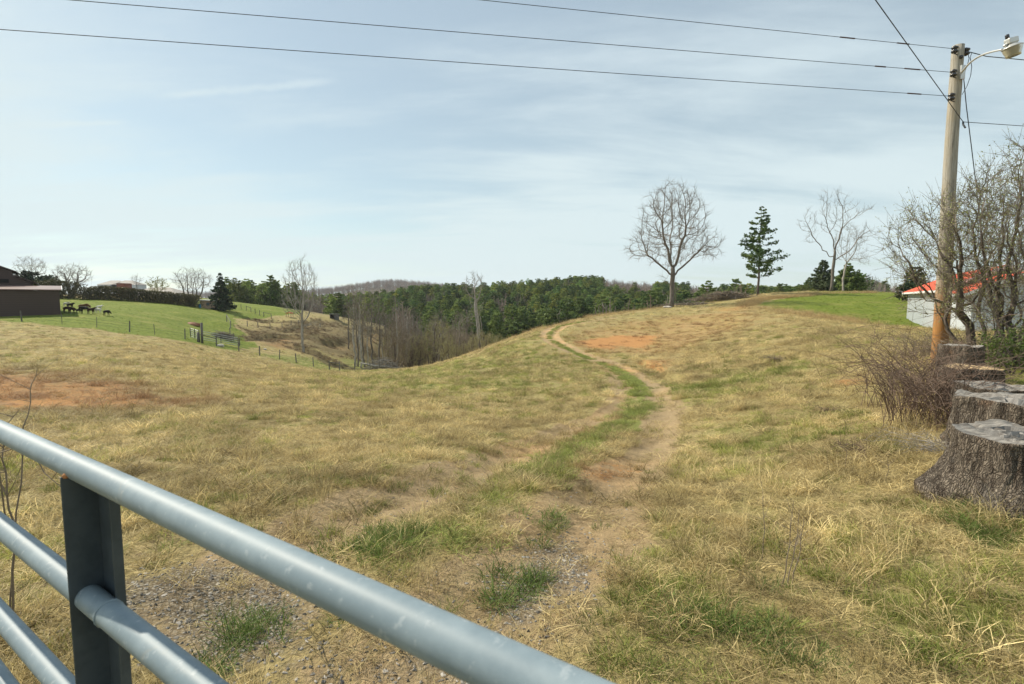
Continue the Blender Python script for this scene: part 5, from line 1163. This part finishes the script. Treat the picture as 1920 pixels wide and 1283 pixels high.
# ------------------------------------------------------------------ grass
def blade_tuft(seed, n_, R_, L0, L1, el0, el1, wid, droop, segs=3):
    rg_ = np.random.default_rng(seed); V_, F_, cv = [], [], []
    for i_ in range(n_):
        a_1 = rg_.random()*6.283; r_1 = R_*math.sqrt(rg_.random()); p = np.array([r_1*math.cos(a_1), r_1*math.sin(a_1), -.015+.015*rg_.random()]); th = rg_.random()*6.283 if rg_.random() < .6 else a_1+rg_.normal()*.6
        el = R(el0+(el1-el0)*rg_.random()); L = L0+(L1-L0)*rg_.random(); wd = wid*(.6+.8*rg_.random()); c_ = rg_.random(); cu = rg_.normal()*.35; k0 = len(V_)
        tw = rg_.normal()*.8
        for k_ in range(segs+1):
            s_ = np.array([-math.sin(th+tw), math.cos(th+tw), .3*math.sin(tw)])*wd*(1-(k_/segs)**2)*.5 if k_ < segs else np.zeros(3)
            if k_ < segs: V_ += [p-s_, p+s_]; cv += [c_, c_]
            else: V_ += [p]; cv += [c_]
            p = p+np.array([math.cos(th)*math.cos(el), math.sin(th)*math.cos(el), math.sin(el)])*L/segs; el -= droop*(.5+rg_.random()); th += cu
            if p[2] < .004: p[2] = .004+.01*rg_.random(); el = abs(el)*.3
        for k_ in range(segs-1): F_.append((k0+2*k_, k0+2*k_+1, k0+2*k_+3, k0+2*k_+2))
        F_.append((k0+2*segs-2, k0+2*segs-1, k0+2*segs))
    me_ = bpy.data.meshes.new('blades'); me_.from_pydata([tuple(v) for v in V_], [], F_); a_2 = me_.attributes.new('var', 'FLOAT', 'POINT'); a_2.data.foreach_set('value', cv); me_.materials.append(M['blade']); return me_
m, t, b = newmat('grass_blade'); ti = t.node('ShaderNodeAttribute', attribute_name='tint', attribute_type='INSTANCER').outputs['Color']; va = t.node('ShaderNodeAttribute', attribute_name='var').outputs['Fac']
col = t.mix(1.0, t.mix(va, (.55, .53, .5), (1.35, 1.35, 1.35)), ti, 'MULTIPLY'); t.put(b.inputs['Base Color'], col); b.inputs['Roughness'].default_value = .6; b.inputs['Specular IOR Level'].default_value = .25
tr = t.node('ShaderNodeBsdfTranslucent', {0: col}); mx = t.node('ShaderNodeMixShader', {0: .38}); t.l.new(b.outputs[0], mx.inputs[1]); t.l.new(tr.outputs[0], mx.inputs[2]); t.l.new(mx.outputs[0], m.node_tree.nodes['Material Output'].inputs[0]); M['blade'] = m
dry = [blade_tuft(1, 70, .17, .10, .30, 5, 40, .0055, .25), blade_tuft(2, 70, .15, .10, .26, 10, 60, .0045, .4), blade_tuft(3, 80, .18, .06, .18, 0, 35, .004, .2), blade_tuft(4, 60, .10, .14, .32, 30, 80, .0045, .5, 4), blade_tuft(5, 90, .2, .03, .10, 0, 30, .004, .1, 2), blade_tuft(8, 26, .13, .2, .42, 60, 88, .004, .22, 4)]
grn = [blade_tuft(6, 80, .13, .05, .13, 35, 85, .004, .25), blade_tuft(7, 70, .10, .08, .2, 30, 80, .0045, .4)]
rg = np.random.default_rng(5)
STUMPS = [(3.98, 3.9, .5), (5.06, 5.1, .45), (5.98, 6.25, .4), (6.72, 7.45, .35), (7.98, 9.2, .38)]
def scatter(n_, rho, rmax, amax=52):
    """points with density rho(r) per square metre in the visible wedge"""
    rs = np.exp(np.linspace(math.log(1.0), math.log(rmax), 400)); pdf = rho(rs)*rs; cdf = np.concatenate([[0], np.cumsum((pdf[1:]+pdf[:-1])/2*np.diff(rs))]); tot = cdf[-1]*2*R(amax); k_ = int(min(n_, tot))
    r_1 = np.interp(rg.random(k_)*cdf[-1], cdf, rs); a_1 = R(amax)*(2*rg.random(k_)-1); return r_1*np.sin(a_1), r_1*np.cos(a_1), r_1
x, y, r = scatter(300000, lambda r: np.minimum(120, 95*(6.5/r)**1.4), 150)
mk = masks(x, y); dens = fbm(x*.9, y*.9, 7, 3)
bare_ = np.clip(mk['dirt']*1.0+mk['gravel']*1.2+mk['clay']*.9+mk['brown']*.25+mk['lush']*.0, 0, 1)
vis = np.ones(len(x), bool)
for sx, sy, sr in STUMPS: vis &= np.hypot(x-sx, y-sy) > sr
keep = vis & (rg.random(len(x)) > np.clip(bare_*1.02, 0, .93)) & (rg.random(len(x)) < np.clip(.85+.6*dens, .3, 1))
lit = vis & ~keep & (rg.random(len(x)) < np.where(mk['dirt'] > .3, np.where(r > 7, .12, .3), .40))
gmask = np.clip(mk['green']*1.05+.14+.45*fbm(x*.6, y*.6, 17, 4), 0, 1); gmask = np.maximum(gmask, mk['lush']); isg = rg.random(len(x)) < gmask*.72
def build_grass(sel, name, label, kinds, base_a, base_b, smin, smax, idxf, zs=1.0):
    X_, Y_, r_1 = x[sel], y[sel], r[sel]; k_ = len(X_); z_ = H(X_, Y_)-.004; f = np.clip(.5+.6*fbm(X_*.8, Y_*.8, 27, 3)[:, None]+.25*rg.normal(size=(k_, 1)), 0, 1)
    tint = (np.array(base_a)*(1-f)+np.array(base_b)*f)*(.62+.76*rg.random((k_, 1))); br = mk['brown'][sel][:, None]; tint = tint*(1-.45*br); cy_ = np.clip(mk['clay'][sel][:, None]*1.3, 0, .85); tint = tint*(1-cy_)+cy_*np.array((.34, .18, .09))*(.7+.6*rg.random((k_, 1))); cl = (mk['lush'][sel])[:, None]; tint = tint*(1-cl)+cl*np.array((.17, .215, .03))*(.7+.6*rg.random((k_, 1)))
    s_ = (smin+(smax-smin)*rg.random((k_, 1)))*np.clip(.75+r_1/22, .8, 1.9)[:, None]*(1-.5*cl); sc_ = np.hstack([s_, s_, s_*zs*(1+.7*fbm(X_*1.4, Y_*1.4, 57, 3))[:, None]*(.7+.6*rg.random((k_, 1)))*(1-.25*np.clip((r_1-25)/40, 0, 1))[:, None]])
    # lie along the slope
    e = .15; sxp = (H_base(X_+e, Y_)-H_base(X_-e, Y_))/(2*e); syp = (H_base(X_, Y_+e)-H_base(X_, Y_-e))/(2*e)
    instancer(name, label, 'grass', np.stack([X_, Y_, z_], 1), idxf(k_, r_1), sc_, np.zeros(k_), tint, kinds)
    o = bpy.data.objects[name]; yaw = rg.random(k_)*6.283
    from mathutils import Euler, Matrix
    nx_, ny_ = -sxp, -syp; L = np.sqrt(nx_**2+ny_**2+1); ax_ = np.arctan2(-(ny_/L), 1/L)*-1; 
    rot = np.zeros((k_, 3), np.float32)
    # tilt about the yawed axes: small-angle composition
    rot[:, 0] = np.arctan(syp)*np.cos(yaw)-np.arctan(sxp)*np.sin(yaw)*1.0; rot[:, 1] = -(np.arctan(sxp)*np.cos(yaw)+np.arctan(syp)*np.sin(yaw)); rot[:, 2] = yaw
    o.data.attributes['rot'].data.foreach_set('vector', rot.ravel())
build_grass(keep & ~isg, 'dry_grass', 'matted pale dry grass covering the field and bank', dry, (.31, .245, .115), (.67, .55, .28), .55, 1.05, lambda k_, r_: rg.choice(6, k_, p=[.25, .22, .25, .16, .09, .03]))
build_grass(keep & isg, 'green_grass', 'short fresh green grass growing up through the dry grass', grn, (.15, .185, .04), (.37, .38, .11), .5, 1.0, lambda k_, r_: rg.integers(0, 2, k_))
build_grass(lit, 'grass_litter', 'thin brown grass litter lying on the wheel tracks and bare soil', [dry[4], dry[2]], (.28, .205, .11), (.46, .35, .20), .4, .9, lambda k_, r_: rg.integers(0, 2, k_), .5)
# extra green tufts
xs, ys, lab_ = [], [], None
for px, py, n_, sp in ((790, 990, 4, .05), (1010, 1066, 4, .08), (925, 1100, 6, .12), (715, 1030, 14, .15), (1830, 965, 12, .12), (1800, 945, 5, .05), (1870, 1000, 12, .1), (480, 1190, 12, .15), (1030, 980, 8, .2), (1350, 1180, 16, .2)):
    p = G(px, py)
    for _ in range(n_): xs.append(p[0]+rng.normal()*sp); ys.append(p[1]+rng.normal()*sp)
xs, ys = np.array(xs), np.array(ys); k_ = len(xs)
instancer('green_tufts', 'scattered bright green grass tufts in the foreground', 'grass', np.stack([xs, ys, H(xs, ys)], 1), rg.integers(0, 2, k_), .6+.5*rg.random((k_, 3)), rg.random(k_)*6.28, np.array((.13, .19, .045))*(.7+.6*rg.random((k_, 1))), grn)
ml_ = np.concatenate([[0], np.cumsum(np.hypot(*np.diff(MED, axis=0).T))]); f = rg.random(5200)*ml_[-1]; p = np.stack([np.interp(f, ml_, MED[:, 0]), np.interp(f, ml_, MED[:, 1])], 1); rr_m = np.hypot(p[:, 0], p[:, 1]); p = p+rg.normal(size=(5200, 2))*np.where(rr_m < 14, .2, .13)[:, None]; kk = (rg.random(5200) < np.where(rr_m < 14, np.clip((rr_m-4)/14, .05, .6), np.clip(1.1-(rr_m-14)/28, .22, .9))) & (fbm(p[:, 0]*1.1, p[:, 1]*1.1, 44, 3) > -.25); p = p[kk]; k_ = len(p)
instancer('median_grass', 'bright green strip of grass growing between the two wheel tracks', 'grass', np.stack([p[:, 0], p[:, 1], H(p[:, 0], p[:, 1])], 1), rg.integers(0, 2, k_), np.hstack([.9+.7*rg.random((k_, 2)), .3+.5*rg.random((k_, 1))]), rg.random(k_)*6.28, np.array((.28, .32, .085))*(.6+.8*rg.random((k_, 1))), grn)
# tall pale straw round the edge of the mown lawn and on the crest
ed = smooth_line(poly([(1400,574),(1412,566),(1440,560),(1480,558),(1540,551),(1640,549)])); ed2 = smooth_line(poly([(1425,577),(1480,586),(1520,592),(1560,598),(1620,606)]))
xs, ys = [], []
for E_, n_, sp in ((ed, 900, .6), (ed2, 260, .9)):
    f = rg.random(n_)*(len(E_)-1.001); i_ = f.astype(int); fr = (f-i_)[:, None]; p = E_[i_]*(1-fr)+E_[i_+1]*fr+rg.normal(size=(n_, 2))*sp; xs += list(p[:, 0]); ys += list(p[:, 1])
cr = smooth_line(poly([(760,691),(850,673),(900,658),(1000,622),(1100,597),(1200,583),(1330,568),(1420,556)])); f = rg.random(500)*(len(cr)-1.001); i_ = f.astype(int); fr = (f-i_)[:, None]; p = cr[i_]*(1-fr)+cr[i_+1]*fr+rg.normal(size=(500, 2))*1.0; xs += list(p[:, 0]); ys += list(p[:, 1])
xs, ys = np.array(xs), np.array(ys); k_ = len(xs)
instancer('tall_straw', 'taller pale straw fringing the mown lawn and the crest of the hill', 'grass', np.stack([xs, ys, H(xs, ys)], 1), np.zeros(k_), np.hstack([np.full((k_, 2), 2.2), .8+.9*rg.random((k_, 1))]), rg.random(k_)*6.28, np.array((.46, .34, .17))*(.7+.6*rg.random((k_, 1))), [dry[5]])
xs, ys = [], []
for L, dep, wid in SCARPS:
    k_ = 130; f = rg.random(k_)*(len(L)-1.001); i_ = f.astype(int); fr = (f-i_)[:, None]; p = L[i_]*(1-fr)+L[i_+1]*fr+rg.normal(size=(k_, 2))*np.array([1.2, 1.6]); xs += list(p[:, 0]); ys += list(p[:, 1])
gz_ = poly([(440,615),(560,600),(720,620),(740,690),(640,672),(500,650)]); lo, hi = gz_.min(0), gz_.max(0); c_ = lo+(hi-lo)*rg.random((5000, 2)); c_ = c_[inpoly(c_[:, 0], c_[:, 1], gz_)]; c_ = c_[fbm(c_[:, 0]/5, c_[:, 1]/5, 3, 3) > .1]; xs += list(c_[:, 0]); ys += list(c_[:, 1])
xs, ys = np.array(xs), np.array(ys); k_ = len(xs)
instancer('rough_weeds', 'rough dark brown dead weeds along the eroded banks of the gully', 'weeds', np.stack([xs, ys, H(xs, ys)], 1), rg.integers(0, 2, k_), 1.6+1.2*rg.random((k_, 3)), rg.random(k_)*6.28, np.array((.17, .125, .07))*(.6+.9*rg.random((k_, 1))), [dry[3], dry[1]])
# gravel stones in the wheel tracks
m, t, b = newmat('stone'); t.put(b.inputs['Base Color'], t.node('ShaderNodeAttribute', attribute_name='tint', attribute_type='INSTANCER').outputs['Color']); b.inputs['Roughness'].default_value = .85; M['stone'] = m
sts = []
for q_ in range(4):
    bm_ = MB(); rg_ = np.random.default_rng(q_); V_ = [np.array(v)*(.7+.6*rg_.random()) for v in ((1, 0, 0), (-1, 0, 0), (0, 1, 0), (0, -1, 0), (0, 0, .6), (0, 0, -.6), (.6, .6, .2), (-.6, .6, .2), (.6, -.6, .2), (-.6, -.6, .2))]
    import bmesh
    b2 = bmesh.new(); [b2.verts.new(v*.011) for v in V_]; bmesh.ops.convex_hull(b2, input=b2.verts[:]); me_ = bpy.data.meshes.new('stone'); b2.to_mesh(me_); b2.free(); me_.materials.append(M['stone']); sts.append(me_)
x2_, y2_, r2_ = scatter(90000, lambda r: np.minimum(1700, 1700*(3/r)**2), 9, 45); mg = masks(x2_, y2_); kp = rg.random(len(x2_)) < (mg['gravel']*.9+mg['dirt']*.10); x2_, y2_ = x2_[kp], y2_[kp]; k_ = len(x2_)
g_ = .10+.26*rg.random((k_, 1))**1.5
instancer('gravel', 'small grey gravel stones in the bare wheel tracks by the gate', 'gravel', np.stack([x2_, y2_, H(x2_, y2_)+.002], 1), rg.integers(0, 4, k_), .4+1.1*rg.random((k_, 3))**2, rg.random(k_)*6.28, np.hstack([g_*1.02, g_*.93, g_*.80]), sts)

# ------------------------------------------------------------------ air
q = MB(); q.box(-2900, 2900, -2900, 2900, float(V[:, 2].min())-1, 130); hz = q.build('haze', None); tag(hz, 'thin blue-white air between the camera and the far hills', 'haze', kind='stuff')
m = bpy.data.materials.new('haze'); m.use_nodes = True; nt_ = m.node_tree; nt_.nodes.clear(); ov = nt_.nodes.new('ShaderNodeOutputMaterial'); pv = nt_.nodes.new('ShaderNodeVolumePrincipled')
pv.inputs['Density'].default_value = .00013; pv.inputs['Color'].default_value = (.88, .93, 1, 1); pv.inputs['Anisotropy'].default_value = .2; nt_.links.new(pv.outputs[0], ov.inputs['Volume']); hz.data.materials.clear(); hz.data.materials.append(m)
